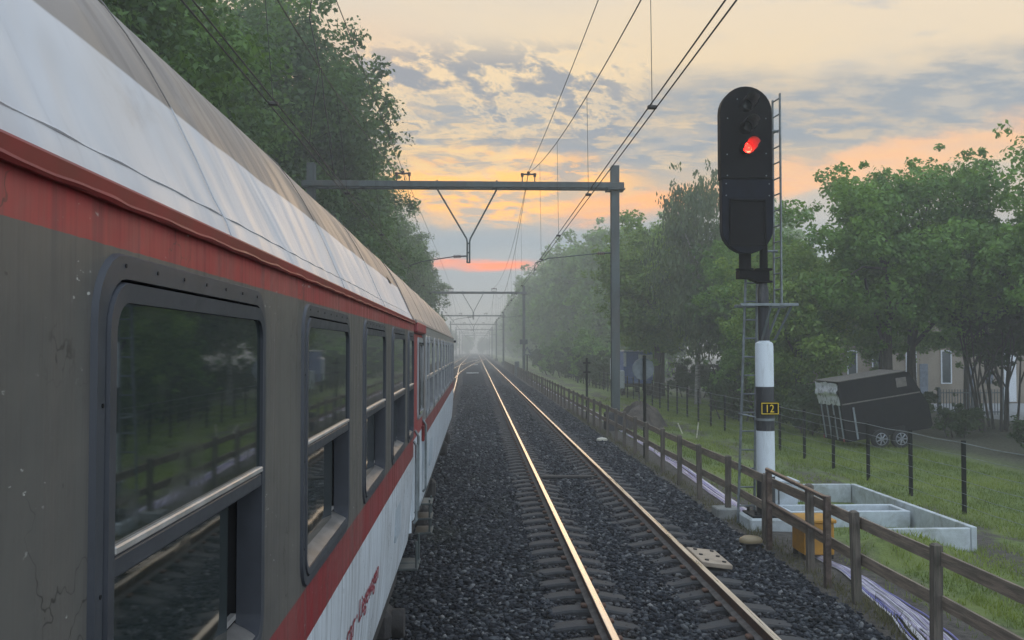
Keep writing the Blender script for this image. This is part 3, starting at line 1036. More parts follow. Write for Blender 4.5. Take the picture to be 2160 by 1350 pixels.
side = Matrix(((0, 0, 1, 0), (1, 0, 0, 0), (0, 1, 0, 0), (0, 0, 0, 1)))     # text x -> +y, text y -> +z, faces +x
tilt = Matrix.Translation((-.6085, 3.62, 1.275)) @ Matrix.Rotation(R(3.2), 4, 'Y')
lm = Matrix.Translation((-.6085, 0, 1.262)) @ Matrix.Rotation(R(2.4), 4, 'Y') @ side
for word, y0, wd in (('Liegewagen', 5.02, .98), ('·', 4.91, .03), ('car', 4.55, .30), ('Couchette', 3.55, .92)):
    o, w = text_mesh(word, .172, M['paintred'], 'lettering', c1, lm)
    lo = min(v.co.y for v in o.data.vertices)
    for v in o.data.vertices: v.co.y = y0 + (v.co.y - lo) * wd / w
b = MB()
b.bbox((-.617, 7.25, 1.22), (-.6055, 7.72, 1.56), .001)
b.build('stencil_panel', M['paintgrey'], c1)
b = MB()
for y in (2.2, 4.6):
    b.tube([(-.615, y, .62), (-.615, y, .86)], .02)
b.bbox((-.9, -3, .55), (-.72, 8.8, .80), .03)
b.build('underframe', M['under'], c1)
b = MB()
for y in (5.6, 8.1):
    b.tube([(-1.4, y, .42), (-1.22, y, .42)], .46, 24)
    b.bbox((-.92, y - .17, .25), (-.70, y + .17, .52), .05)
    b.tube([(-.70, y, .38), (-.60, y, .38)], .12, 14)
b.bbox((-1.15, 4.9, .38), (-.85, 8.8, .60), .06)
for y in (6.3, 7.4):
    for k in range(5):
        b.tube([(-.88, y, .25 + k * .07), (-.88, y, .29 + k * .07)], .09, 12)
b.build('bogie', M['under'], c1, smooth=True)
b = MB()
b.bbox((-2.9, 9.2, 1.0), (-1.1, 9.52, 3.3), .08)
b.build('gangway', M['rubber'], c1)

c2 = thing('passenger_coach', 'farther railway coach with beige roof and red end door ahead of the near coach', 'railway coach', (-2.01, 9.6, 0))
YA, YB = 9.5, 25.65
DA, DB = 9.62, 11.25
W2 = [(12.05 + 1.5 * k, 13.15 + 1.5 * k) for k in range(9)]
b = MB()
holes = [(11.40, 11.86)] + [(a + .035, c - .035) for a, c in W2]
wall_with_holes(b, -.60, DB, YB, holes, 1.72, 2.965, 1.89, 2.815)
for (xa, za), (xb, zb) in zip(SKIRT[:-1], SKIRT[1:]):
    b.add([(xa, DB, za), (xa, YB, za), (xb, YB, zb), (xb, DB, zb)], [(0, 1, 2, 3)])
prof = SKIRT + [(-.60, 2.965)] + [(-4.02 - x, z) for x, z in ([(-.60, 2.965)] + SKIRT[::-1])]
b.add([(x, YB, z) for x, z in prof], [tuple(range(len(prof)))])
b.add([(x, DB, z) for x, z in prof], [tuple(range(len(prof)))])
b.add([(x - .12 if x > -2 else x, YA, z) for x, z in prof], [tuple(range(len(prof)))])
far = [(-4.02 - x, z) for x, z in SKIRT + [(-.60, 2.965)]]
for (xa, za), (xb, zb) in zip(far[:-1], far[1:]):
    b.add([(xa, YA, za), (xa, YB, za), (xb, YB, zb), (xb, YA, zb)], [(3, 2, 1, 0)])
b.build('body', M['skirt2'], c2)
MB().box((-3.3, YA + .4, 1.2), (-.80, YB - .2, 2.9)).build('interior', M['dark'], c2)
b = MB()   # tapered end bay
b.add([(-.74, YA, .84), (-.645, DA, .84), (-.63, DA, 2.965), (-.72, YA, 2.965)], [(0, 1, 2, 3)])
b.bbox((-.66, DA, 2.86), (-.585, DB - .05, 2.97), .012)
b.build('door_surround', M['door'], c2)
dr = MB()
dr.bbox((-.72, DA + .04, .95), (-.628, DB - .10, 2.85), .012)
d = dr.build('door', M['door'], c2)
MB().bbox((-.63, 10.25, 1.98), (-.622, 10.95, 2.76), .03).build('door_pane', M['glass'], d)
b = MB()
ring(b, rrect(10.19, 11.01, 1.92, 2.82, .08), rrect(10.27, 10.93, 2.0, 2.74, .05), -.63, -.612)
b.build('door_frame', M['frame2'], d)
b = MB()
b.bbox((-.628, 11.02, 1.62), (-.595, 11.10, 1.80), .01)
b.build('door_handle', M['cornice'], d)
for y in (9.72, 11.18):
    MB().tube([(-.62, y, 1.02), (-.585, y, 1.06), (-.585, y, 1.80), (-.62, y, 1.86)], .014).build('handrail', M['steel'], c2)
b = MB()
for z in (.45, .62, .80):
    b.bbox((-.74, 11.55, z), (-.53, 12.0, z + .025), .006)
b.tube([(-.56, 11.6, .45), (-.56, 11.6, .86)], .012); b.tube([(-.56, 11.95, .45), (-.56, 11.95, .86)], .012)
b.build('step', M['portal'], c2)
make_roof(c2, YA, YB, M['roof2'])
make_seams(c2, [11.4, 13.3, 15.2, 17.1, 19.0, 20.9, 22.8], M['roof2'])
b = MB()
b.ext([(-.604, 2.955), (-.590, 2.955), (-.595, 2.985), (-.612, 2.985)], [(0, YA, 0), (0, YB, 0)])
b.build('rain_gutter', M['roof2'], c2)
coach_window(c2, 11.365, 11.895, frame='frame2', open_gap=.05)
for y0, y1 in W2:
    coach_window(c2, y0, y1, frame='frame2', open_gap=.5)
b = MB()
b.bbox((-1.0, 11, .5), (-.74, 25, .84), .03)
for y in (13.2, 15.7, 22.0, 24.5):
    b.tube([(-1.4, y, .42), (-1.22, y, .42)], .46, 20)
    b.bbox((-.92, y - .17, .25), (-.66, y + .17, .55), .05)
b.build('underframe', M['under'], c2)
b = MB().bbox((-.615, 12.6, 1.15), (-.605, 13.3, 1.5), .001).build('stencil_panel', M['paintgrey'], c2)
b = MB().tube([(-.66, 11.3, 3.0), (-.57, 25.6, 2.99), (-.54, 25.62, 2.99)], .001, 4)
MB().bbox((-.64, 25.60, 2.86), (-.54, 25.68, 2.92), .01).build('tail_lamp', M['black'], c2)

# ------------------------------------------------------------------ overhead line portals
PY = [36, 105, 178, 240, 305, 372, 440]


def insulator_stand(b, x, z):
    for s in (-.24, .24):
        b.tube([(x + s, 0, z), (x + s, 0, z + .30)], .022, 8)
        b.tube([(x + s, 0, z + .24), (x + s, 0, z + .38)], .055, 10)
    b.tube([(x - .26, 0, z + .02), (x + .26, 0, z + .02)], .03, 6)
    b.tube([(x - .3, 0, z + .34), (x + .3, 0, z + .34)], .035, 8)
    b.tube([(x, 0, z + .30), (x, 0, z + .44)], .06, 10)


def make_portal():
    root = thing('catenary_portal', 'nearest grey steel portal spanning both tracks, carrying the overhead wires', 'catenary portal', (0, 0, 0), 'overhead line portals over the tracks')
    for x, zt in ((5.31, 9.70), (-6.24, 9.72)):
        b = MB()
        w, tf = .155, .02
        for q in (-1, 1):   # H-section column
            b.bbox((x - w, q * w - tf / 2, -.5), (x + w, q * w + tf / 2, zt), .004)
        b.box((x - .012, -w + .011, -.5), (x + .012, w - .011, zt - .01))
        p = b.build('post', M['portal'], root, local=True)
        MB().bbox((x - .40, -.45, -.60), (x + .40, .45, .28), .04).build('footing', M['concblack'], p, local=True)
    b = MB()
    b.bbox((-6.55, -.36, 8.80), (5.62, -.18, 9.02), .012)
    b.bbox((-6.55, .18, 8.80), (5.62, .36, 9.02), .012)
    for k in range(9):
        x = -5.6 + 1.25 * k
        b.box((x, -.18, 8.83), (x + .08, .18, 8.88))
    b.bbox((4.98, -.37, 8.74), (5.66, .37, 8.80), .01)
    b.build('beam', M['portal'], root, local=True)
    b = MB()
    for s in (-1, 1):
        xa = .79 if s > 0 else -1.485
        b.tube([(xa, 0, 9.12), (xa, 0, 8.78), (-.29 + s * .07, 0, 6.88), (-.29 + s * .045, 0, 6.75), (-.29 + s * .045, 0, 5.95)], .032, 8)
    for z in (5.97, 6.35, 6.7):
        b.tube([(-.34, 0, z), (-.24, 0, z)], .03, 6)
    b.build('hanger', M['portal'], root, local=True)
    for x in (-2.78, 2.0):
        b = MB(); insulator_stand(b, x, 9.02)
        b.build('insulator', M['insul'], root, local=True)
    for (x0, z0, x1, z1) in ((5.16, 6.36, 2.25, 6.08), (-.34, 6.22, -2.55, 5.95)):
        b = MB()
        b.tube([(x0, 0, z0), (x0 - .25, 0, z0 - .01)], .03, 8)
        mid = x0 - .25
        b.tube([(mid - .30, 0, z0 - .03), (x1 + .5, 0, (z0 + z1) / 2 - .08), (x1, 0, z1 - .12)], .020, 8)
        b.tube([(x1, 0, z1 - .12), (x1 - .05, 0, 5.52)], .014, 6)
        a = b.build('registration_arm', M['portal'], root, local=True)
        b = MB()
        for k in range(4):
            b.tube([(mid - .07 * k, 0, z0 - .012 - .003 * k), (mid - .07 * k - .05, 0, z0 - .015 - .003 * k)], .06, 10)
        b.tube([(mid + .02, 0, z0), (mid - .32, 0, z0 - .03)], .022, 8)
        b.build('insulator', M['insul'], a, local=True)
    return root


pt = make_portal()
pt.location = (0, PY[0], 0)
for i, y in enumerate(PY[1:]):
    dup(pt, (0 if y < 150 else -.15, y, 0), label='grey steel portal over the tracks, %s counted from the train' % ORD[i + 1])
o = MB().bbox((4.86, 104.6, 3.2), (5.72, 105.3, 3.75), .05).build('trackside_box', M['portal'])
tag(o, 'small dark box mounted on the right post of the second portal', 'equipment box')


def span_z(y, ya, yb, top, low):
    m_, h = (ya + yb) / 2, (yb - ya) / 2
    return low + (top - low) * ((y - m_) / h) ** 2


def overhead(name_label, cx, fx, jumper=False):
    t = thing('overhead_line', name_label, 'overhead line', (cx, PY[0], 5.5))
    for s in (-.045, .045):
        b = MB().tube([(cx + s, -14, 5.5), (cx + s, 36, 5.5), (cx + s * .8 - .0, 105, 5.5), (cx + s, 240, 5.5), (cx + s, 440, 5.5)], .0085, 6)
        b.build('contact_wire', M['wire'], t)
    sup = [-33] + PY
    ix = fx
    for ya, yb in zip(sup[:-1], sup[1:]):
        low = 6.78
        ys = np.linspace(max(ya, -14), yb, 26)
        def mx(y): return cx + (ix - cx) * min(1, abs((y - (ya + yb) / 2) / ((yb - ya) / 2)))
        b = MB().tube([(mx(y), float(y), span_z(y, ya, yb, 9.42, low)) for y in ys], .0095, 6)
        b.build('messenger_wire', M['wire'], t)
        b = MB().tube([(ix + .28 * (1 - ((y - (ya + yb) / 2) / ((yb - ya) / 2)) ** 2), float(y), span_z(y, ya, yb, 9.46, 8.95)) for y in ys], .0095, 6)
        b.build('feeder_wire', M['wire'], t)
        n = 11 if yb < 110 else 6
        for k in range(1, n):
            y = ya + (yb - ya) * k / n
            if y < 3: continue
            d = MB().tube([(mx(y), y, span_z(y, ya, yb, 9.42, low)), (cx, y, 5.51)], .0045, 5)
            d.bbox((cx - .055, y - .03, 5.485), (cx + .055, y + .03, 5.53), .01)
            d.build('dropper', M['wire'], t)
    if jumper:
        y = 15.2
        zt = span_z(y, -33, 36, 9.46, 8.95)
        zm = span_z(y, -33, 36, 9.42, 6.78)
        xm = cx + (ix - cx) * abs((y - 1.5) / 34.5)
        d = MB()
        d.tube([(ix + .2, y, zt), (ix + .1, y, 8.0), (xm, y, zm)], .010, 6)
        d.tube([(xm, y, zm), (xm - .10, y, 6.6), (xm - .16, y, 5.98), (xm + .12, y, 6.15), (xm + .2, y, 5.9), (xm + .08, y, 6.6), (xm + .02, y, zm)], .007, 6)
        d.tube([(xm - .12, y, 6.0), (cx, y, 5.5)], .006, 5); d.tube([(xm + .15, y, 6.05), (cx + .05, y, 5.5)], .006, 5)
        d.build('jumper_wire', M['wire'], t)
    return t


overhead('overhead wires with droppers hanging above the empty right-hand track', 2.05, 2.0)
overhead('overhead wires with droppers and jumper hanging above the train roof', -2.33, -2.78, True)

# ------------------------------------------------------------------ railway signal
sg = thing('railway_signal', 'tall black railway signal showing red on a black and white banded mast', 'railway signal', (4.97, 16.2, -.4))
MB().bbox((4.60, 15.82, -.62), (5.34, 16.58, -.16), .03).build('foundation', M['conc'], sg)
b = MB().bbox((4.66, 15.88, -.16), (5.30, 16.52, -.125), .006)
for px in (4.74, 5.22):
    for py in (15.97, 16.43):
        b.tube([(px, py, -.12), (px, py, -.06)], .025, 8)
b.build('base_plate', M['black'], sg)
b = MB().tube([(4.985, 16.2, -.13), (4.982, 16.2, 1.0), (4.972, 16.2, 2.73), (4.972, 16.2, 2.79), (4.972, 16.2, 2.815)], [.155, .155, .155, .145, .11], 28)
b.tube([(4.972, 16.2, 2.81), (4.96, 16.2, 3.70), (4.958, 16.2, 3.78), (4.958, 16.2, 3.86)], [.095, .095, .08, .07], 20)
b.build('mast', M['mast'], sg, smooth=True)
b = MB()
b.loft([[(4.52, y, 4.04), (5.04, y, 4.04), (5.04, y, 3.86), (4.90, y, 3.82), (4.72, y, 3.90), (4.52, y, 3.90)] for y in (16.08, 16.32)], True, True, True)
b.tube([(4.635, 16.15, 4.04), (4.635, 16.15, 4.40)], .105, 18)
b.tube([(4.975, 16.2, 4.04), (4.975, 16.2, 4.60)], .07, 16)
for (x, z) in ((4.635, 4.06), (4.96, 4.06), (4.96, 3.85)):
    b.tube([(x, 16.17, z - .015), (x, 16.17, z + .015)], .155, 16)
b.build('bracket', M['signalblack'], sg, smooth=True)


def stadium(cx, w, z0, z1, n=14, top=True, bot=True):
    r = w / 2
    pts = []
    if top:
        pts += [(cx + r * math.cos(R(180 * k / n)), z1 - r + r * math.sin(R(180 * k / n))) for k in range(n + 1)]
    else:
        pts += [(cx + r, z1), (cx - r, z1)]
    if bot:
        pts += [(cx + r * math.cos(R(180 + 180 * k / n)), z0 + r + r * math.sin(R(180 + 180 * k / n))) for k in range(n + 1)]
    else:
        pts += [(cx - r, z0), (cx + r, z0)]
    return pts


hd = MB()


def slab(b, pts, ya, yb, bev=.012):
    cx = sum(p[0] for p in pts) / len(pts); cz = sum(p[1] for p in pts) / len(pts)
    def sh(k): return [(cx + (p[0] - cx) * k, cz + (p[1] - cz) * k) for p in pts]
    s = sh(1 - bev * 2)
    b.loft([[(p[0], y, p[1]) for p in q] for y, q in ((yb, pts), (ya + bev, pts), (ya, s))], True, True, True)


slab(hd, stadium(4.604, .892, 5.58, 7.175, bot=False), 15.90, 16.10)
head = hd.build('signal_head', M['signalblack'], sg)
for p in head.data.polygons: p.flip() if False else None
hd = MB()
slab(hd, stadium(4.622, .880, 4.31, 5.585, top=False), 15.915, 16.10)
lowp = hd.build('indicator_panel', M['navy'], head)
b = MB()
for lo, hi in (((4.30, 15.86, 4.44), (4.33, 15.914, 5.24)), ((4.905, 15.86, 4.44), (4.935, 15.914, 5.24)), ((4.331, 15.86, 5.205), (4.904, 15.914, 5.24)), ((4.331, 15.86, 4.44), (4.904, 15.914, 4.47))):
    b.bbox(lo, hi, .004)
b.bbox((4.331, 15.905, 4.471), (4.904, 15.914, 5.204), .002)
b.build('indicator_frame', M['signalblack'], head)
b = MB()
for x, z in ((4.27, 5.64), (4.94, 5.64), (4.27, 6.0), (4.94, 6.02), (4.28, 6.62), (4.94, 6.62), (4.45, 6.95), (4.80, 6.95), (4.25, 5.3), (4.99, 5.3), (4.25, 5.5), (4.99, 5.5)):
    b.tube([(x, 15.905, z), (x, 15.888, z)], .012, 6)
b.build('bolt_set', M['steel'], head)
for k, z in enumerate((6.10, 6.47, 6.84)):
    x = 4.595
    n = 24
    b = MB()
    ro, ri = .118, .110
    y0, y1 = 15.90, 15.42
    def arc(r, y, ext=1):
        return [(x + r * math.cos(2 * math.pi * q / n), y, z + r * math.sin(2 * math.pi * q / n)) for q in range(n)]
    def arcf(r):   # hood is cut back underneath
        return [(x + r * math.cos(2 * math.pi * q / n), y1 + (.30 if math.sin(2 * math.pi * q / n) < -.3 else .0 if math.sin(2 * math.pi * q / n) > .2 else .15), z + r * math.sin(2 * math.pi * q / n)) for q in range(n)]
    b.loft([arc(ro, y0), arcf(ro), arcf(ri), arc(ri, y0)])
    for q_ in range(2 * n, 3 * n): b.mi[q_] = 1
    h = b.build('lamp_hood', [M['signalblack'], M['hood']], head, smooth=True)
    b = MB()
    rings = [[(x + r * math.cos(2 * math.pi * q / n), y, z + r * math.sin(2 * math.pi * q / n)) for q in range(n)] for r, y in ((.098, 15.885), (.08, 15.865), (.045, 15.852), (.01, 15.848))]
    b.loft(rings, True, False, True)
    ln = b.build('lens', M['redlamp'] if k == 0 else M['bglass'], h, smooth=True)
    if k == 0: tag(ln, 'lit red lens')
b = MB().bbox((4.845, 16.005, 1.565), (5.165, 16.025, 1.785), .006)
np_ = b.build('number_plate', M['signalblack'], sg)
b = MB()
for lo, hi in (((4.858, 15.998, 1.578), (5.152, 16.004, 1.590)), ((4.858, 15.998, 1.760), (5.152, 16.004, 1.772)), ((4.858, 15.998, 1.591), (4.870, 16.004, 1.759)), ((5.140, 15.998, 1.591), (5.152, 16.004, 1.759))):
    b.box(lo, hi)
b.build('plate_border', M['yelsign'], np_)
face = Matrix.Rotation(R(90), 4, 'X')
text_mesh('12', .19, M['yelsign'], 'digits', np_, Matrix.Translation((4.918, 16.002, 1.610)) @ face, .002, 1.05, .82)
b = MB().tube([(4.975, 16.2, 1.46), (4.975, 16.2, 1.50)], .165, 24)
b.tube([(4.60, 16.5, 1.56), (4.86, 16.3, 1.50), (5.0, 16.2, 1.48)], .014)
b.build('ladder_clamp', M['steel'], sg)
b = MB()
b.bbox((4.50, 15.95, 3.42), (5.50, 16.02, 3.47), .006); b.bbox((4.58, 16.60, 3.42), (5.50, 16.67, 3.47), .006)
for k in range(12):
    x = 4.62 + .078 * k
    b.box((x, 16.02, 3.435), (x + .012, 16.60, 3.46))
b.build('platform', M['steel'], sg)
b = MB()
b.tube([(5.385, 15.98, 3.42), (5.12, 16.08, 2.84)], .022); b.tube([(5.03, 15.98, 3.42), (4.88, 16.03, 2.84)], .022)
b.tube([(5.385, 16.63, 3.42), (5.05, 16.3, 2.84)], .022)
b.build('strut', M['portal'], sg)
b = MB()
for (xb, xt) in ((4.575, 4.745), (4.865, 4.95)):
    b.tube([(xb, 16.5, -.35), (xt, 16.5, 3.93)], .024, 8)
for k in range(13):
    z = -.05 + .325 * k; f = (z + .35) / 4.28
    b.tube([(4.575 + .17 * f, 16.5, z), (4.865 + .085 * f, 16.5, z)], .016, 6)
b.build('ladder', M['steel'], sg)
b = MB()
for (x, y, zt) in ((5.205, 16.36, 7.06), (5.235, 16.05, 7.10)):
    b.bbox((x - .012, y - .03, 3.44), (x + .012, y + .03, zt), .004)
for k in range(13):
    z = 3.72 + .275 * k
    b.tube([(5.205, 16.36, z), (5.235, 16.05, z)], .013, 6)
b.tube([(5.0, 16.2, 4.38), (5.22, 16.2, 4.38)], .02); b.tube([(5.0, 16.1, 6.45), (5.22, 16.1, 6.45)], .025)
b.build('ladder', M['steel'], sg)

# ------------------------------------------------------------------ wooden fence along the line
wf = thing('wooden_fence', 'weathered wooden post and rail fence running along the ballast edge', 'fence', (4.6, 9.4, -.37))
py = [5.45, 7.45, 9.42, 11.36, 13.0, 15.0, 17.25, 19.32, 21.3, 23.35, 25.45, 27.35, 29.3, 31.2, 33.1, 35.1] + [37.0 + 2.0 * k for k in range(60)]
for i, y in enumerate(py):
    x = 4.60 + rng.normal(0, .012)
    h = .735 + rng.normal(0, .015) + (.11 if i == 4 else 0)
    w = .047
    b = MB()
    b.M = Matrix.Translation((x, y, -.42)) @ Matrix.Rotation(rng.normal(0, .012), 4, 'X') @ Matrix.Rotation(rng.normal(0, .01), 4, 'Y')
    t_ = h + .42
    b.loft([[(-w, -w, 0), (w, -w, 0), (w, w, 0), (-w, w, 0)], [(-w, -w, t_ - .015), (w, -w, t_ - .015), (w, w, t_ - .015), (-w, w, t_ - .015)], [(-w + .02, -w + .02, t_), (w - .02, -w + .02, t_), (w - .02, w - .02, t_ + .006), (-w + .02, w - .02, t_ + .006)]], True, False, True)
    b.build('post', M['woodpost'], wf)
for i in range(0, len(py) - 1, 2):
    y0, y1 = py[i], py[min(i + 2, len(py) - 1)]
    for z in (.60, .16):
        dz0, dz1 = rng.normal(0, .008, 2)
        hh, tt = .068, .014
        x = 4.60 + .050
        b = MB()
        n = 6
        loops = []
        for k in range(n + 1):
            f = k / n
            yy = y0 + .004 + (y1 - y0 - .008) * f
            zc = z + dz0 + (dz1 - dz0) * f - .008 * math.sin(math.pi * f)
            loops.append([(x, yy, zc - hh), (x + 2 * tt, yy, zc - hh), (x + 2 * tt, yy, zc + hh), (x, yy, zc + hh)])
        b.loft(loops, True, True, True)
        b.build('board', M['wood'], wf)

sr = thing('steel_railing', 'short dark steel tube railing in front of the wooden fence beside the signal', 'railing', (4.5, 13.3, -.37))
b = MB()
for y in (14.55, 12.12):
    p = MB().bbox((4.48, y - .045, -.42), (4.56, y + .045, .80), .006)
    p.build('post', M['railing'], sr)
for z0, z1 in ((.82, .765), (.33, .285)):
    MB().tube([(4.515, 14.62, z0), (4.515, 12.06, z1)], .032, 10).build('tube_rail', M['railing'], sr)

# ------------------------------------------------------------------ trackside equipment
yb_ = thing('equipment_box', 'mustard yellow metal equipment box with rusty lid by the fence', 'equipment box', (5.0, 13.95, -.37))
b = MB().bbox((4.76, 13.66, -.30), (5.20, 14.20, .16), .012)
b.build('cabinet_body', M['yellow'], yb_)
MB().bbox((4.735, 13.62, .162), (5.225, 14.24, .215), .012).build('lid', M['yellow'], yb_)
b = MB()
for px in (4.80, 5.16):
    for pyy in (13.7, 14.16):
        b.box((px - .03, pyy - .03, -.42), (px + .03, pyy + .03, -.302))
b.build('feet', M['under'], yb_)
cb = thing('relay_cabinet', 'pale grey relay cabinet standing right behind the signal mast', 'cabinet', (5.6, 17.5, -.4))
MB().bbox((5.30, 17.2, -.36), (5.88, 17.75, .24), .015).build('cabinet_body', M['cabwhite'], cb)
MB().bbox((5.27, 17.16, .242), (5.91, 17.79, .285), .01).build('lid', M['cabwhite'], cb)
MB().bbox((5.52, 17.185, -.30), (5.535, 17.199, .2), .002).build('door_gap', M['under'], cb)
kf = thing('concrete_retaining_frame', 'pale concrete wall panels set on edge round a pit in the grass', 'concrete wall', (7.0, 16.5, -.4))
zt, zb = -.05, -.55
t_ = .09
for k in range(4):
    y0, y1 = 14.40 + 1.18 * k, 14.40 + 1.18 * (k + 1) - .012
    MB().bbox((7.62, y0, zb), (7.62 + t_, y1, zt), .008).build('panel', M['conc'], kf)
for k in range(2):
    MB().bbox((5.95 + .83 * k, 19.03, zb), (5.95 + .83 * (k + 1) - .012, 19.03 + t_, zt), .008).build('panel', M['conc'], kf)
MB().bbox((6.25, 14.40, zb), (7.608, 14.40 + t_, zt - .02), .008).build('panel', M['conc'], kf)
ct = thing('concrete_trough', 'long low white concrete trough lying inside the panel frame', 'concrete trough', (6.5, 16.6, -.4))
b = MB()
for lo, hi in (((5.42, 16.32, -.45), (7.56, 16.40, -.13)), ((5.42, 17.0, -.45), (7.56, 17.08, -.13)), ((5.42, 16.401, -.45), (5.50, 16.999, -.133)), ((7.48, 16.401, -.45), (7.56, 16.999, -.133))):
    b.bbox(lo, hi, .01)
b.build('trough_wall', M['cabwhite'], ct)
MB().box((5.50, 16.40, -.44), (7.48, 17.0, -.38)).build('trough_floor', M['concdark'], ct)
o = MB().bbox((4.36, 17.05, -.50), (4.78, 17.5, -.2), .02).build('cable_pit', M['concdark'])
tag(o, 'small grey concrete cable pit at the foot of the signal ladder', 'cable pit')

# signal-cable bundles lying on the path behind the fence
def cable_bundle(label, pts, n, spread):
    P = np.array(pts, float)
    L = np.concatenate([[0], np.cumsum(np.linalg.norm(np.diff(P, axis=0), axis=1))])
    t = np.linspace(0, L[-1], 60)
    cx, cy = np.interp(t, L, P[:, 0]), np.interp(t, L, P[:, 1])
    for _ in range(4):
        cx[1:-1] = (cx[:-2] + cx[2:] + 2 * cx[1:-1]) / 4
    sp = np.interp(t / L[-1], np.linspace(0, 1, len(spread)), spread)
    b = MB()
    for k in range(n):
        o0 = rng.uniform(-1, 1); a, f, ph = rng.uniform(.1, .35), rng.uniform(.25, .6), rng.uniform(0, 6)
        off = np.clip(o0 + a * np.sin(t * f + ph), -1.1, 1.1) * sp
        x = cx + off
        z = ground_z(x, cy) + .016 + .035 * np.maximum(0, 1 - np.abs(off) / np.maximum(sp, .02)) * rng.random() + .006 * np.sin(t * 3 + ph)
        b.k = int(rng.choice([0, 0, 1, 2]))
        b.tube([(float(q), float(r_), float(s)) for q, r_, s in zip(x, cy, z)], .011, 5)
    o = b.build('cable_bundle', [M['cable1'], M['cable2'], M['cable3']], smooth=True)
    return tag(o, label, 'cables')


cable_bundle('loose bundle of lilac and blue cables on the path below the near fence rails', [(4.95, 14.3), (5.05, 13.3), (5.10, 12.8), (5.06, 12.0), (4.98, 10.9), (4.80, 9.8), (4.62, 8.8), (4.4, 7.0)], 26, [.05, .06, .16, .2, .26, .24, .26, .3])
cable_bundle('bundle of pale cables on the path behind the fence beyond the signal', [(5.02, 17.4), (5.0, 19.0), (5.1, 20.5), (5.3, 23.7), (5.45, 28.1), (5.6, 36), (5.6, 46), (5.5, 70), (5.4, 95)], 26, [.12, .16, .2, .2, .16, .16, .15, .15])

# track magnets / rail-lubricator caps
def cap(label, x, y, m, h):
    t = thing('ballast_marker', label, 'track marker', (x, y, -.3), 'domed markers on the ballast shoulder')
    n = 18
    b = MB()
    prof = [(.16, h), (.165, h + .03), (.15, h + .06), (.10, h + .085), (.04, h + .095)]
    b.loft([[(x + r * 1.05 * math.cos(2 * math.pi * k / n), y + r * .8 * math.sin(2 * math.pi * k / n), z) for k in range(n)] for r, z in prof], True, True, True)
    b.build('dome', m, t, smooth=True)
    b = MB().tube([(x, y, -.42), (x, y, h)], .07, 12)
    b.bbox((x - .13, y - .1, h - .035), (x + .13, y + .1, h - .001), .01)
    b.build('stem', M['under'], t)
    return t


tt = cap('small tan domed cap on a dark stem beside the tan rail plate', 4.0, 13.75, M['capyellow'], -.12)
b = MB().tube([(3.86, 13.7, -.21), (3.76, 13.6, -.24), (3.80, 13.5, -.28), (3.92, 13.52, -.29), (4.0, 13.6, -.29)], .014, 6)
b.build('loop_cable', M['steel'], tt)
cap('small white domed cap on the ballast near the portal post', 3.98, 29.9, M['capwhite'], -.20)

# signs along the fence
s1 = thing('round_sign', 'back of a round grey sign on a thin post behind the fence', 'sign', (4.75, 26.6, -.4))
MB().tube([(4.75, 26.6, -.45), (4.75, 26.6, 2.5)], .045, 10).build('pole', M['postgreen'], s1)
n = 28
b = MB()
b.loft([[(4.72 + r * math.cos(2 * math.pi * k / n), y, 2.12 + r * math.sin(2 * math.pi * k / n)) for k in range(n)] for r, y in ((.30, 26.68), (.31, 26.67), (.31, 26.64), (.285, 26.64), (.285, 26.66))], True, True, True)
b.build('disc', M['signback'], s1)
s2 = thing('marker_post', 'slim dark marker post with two short cross bars at the fence', 'marker post', (4.78, 40.8, -.4))
MB().tube([(4.78, 40.8, -.45), (4.78, 40.8, 2.3)], .05, 8).build('pole', M['postgreen'], s2)
b = MB()
for z in (2.05, 1.65):
    b.bbox((4.62, 40.74, z), (4.94, 40.86, z + .07), .01)
b.build('cross_bar', M['postgreen'], s2)
s3 = thing('triangle_sign', 'triangular sign outline on a post far along the fence', 'sign', (4.75, 88, -.4))
MB().tube([(4.75, 88, -.45), (4.75, 88, 2.2)], .06, 8).build('pole', M['postgreen'], s3)
b = MB()
tri = [(4.75, 2.95), (4.28, 2.1), (5.22, 2.1)]; tin = [(4.75, 2.70), (4.46, 2.20), (5.04, 2.20)]
b.loft([[(p[0], y, p[1]) for p in q] for y, q in ((87.95, tri), (87.9, tri), (87.9, tin), (87.95, tin))])
b.build('sign_frame', M['signback'], s3)
o = MB().bbox((4.35, 106, -.4), (4.85, 107, 1.3), .05).build('relay_cabinet', M['signback'])
tag(o, 'distant grey relay cabinet left of the second portal post', 'cabinet')

# earth mound and stakes by the portal post
n, mm = 26, 9
vs, fs = [], []
for j in range(mm + 1):
    for k in range(n):
        a = 2 * math.pi * k / n; r = j / mm
        rr = 1 + .18 * math.sin(a * 3 + 1) + .1 * math.sin(a * 7)
        z = -.5 + 1.05 * (1 - r ** 2.6) ** 1.3 + .13 * math.sin(a * 5 + j * 1.3) * (r > 0) * (1 - r)
        vs.append((6.45 + math.cos(a) * r * rr * 1.05, 37.2 + math.sin(a) * r * rr * 1.3, z))
for j in range(mm):
    for k in range(n):
        fs.append((j * n + k, j * n + (k + 1) % n, (j + 1) * n + (k + 1) % n, (j + 1) * n + k))
o = MB().add(vs, fs).build('earth_mound', M['mound'], smooth=True)
tag(o, 'heap of dark earth beside the right post of the nearest portal', 'earth mound')
for k, (x, y, h, lean) in enumerate(((7.6, 34.6, .42, -.2), (7.75, 33.2, .55, .08))):
    o = MB().tube([(x, y, -.5), (x + lean, y, -.45 + h)], .022, 6).build('wooden_stake', M['stake'])
    tag(o, ['pale stake leaning in the grass right beside the earth mound', 'upright pale stake in the grass past the earth mound'][k], 'stake', 'pale stakes in the verge')

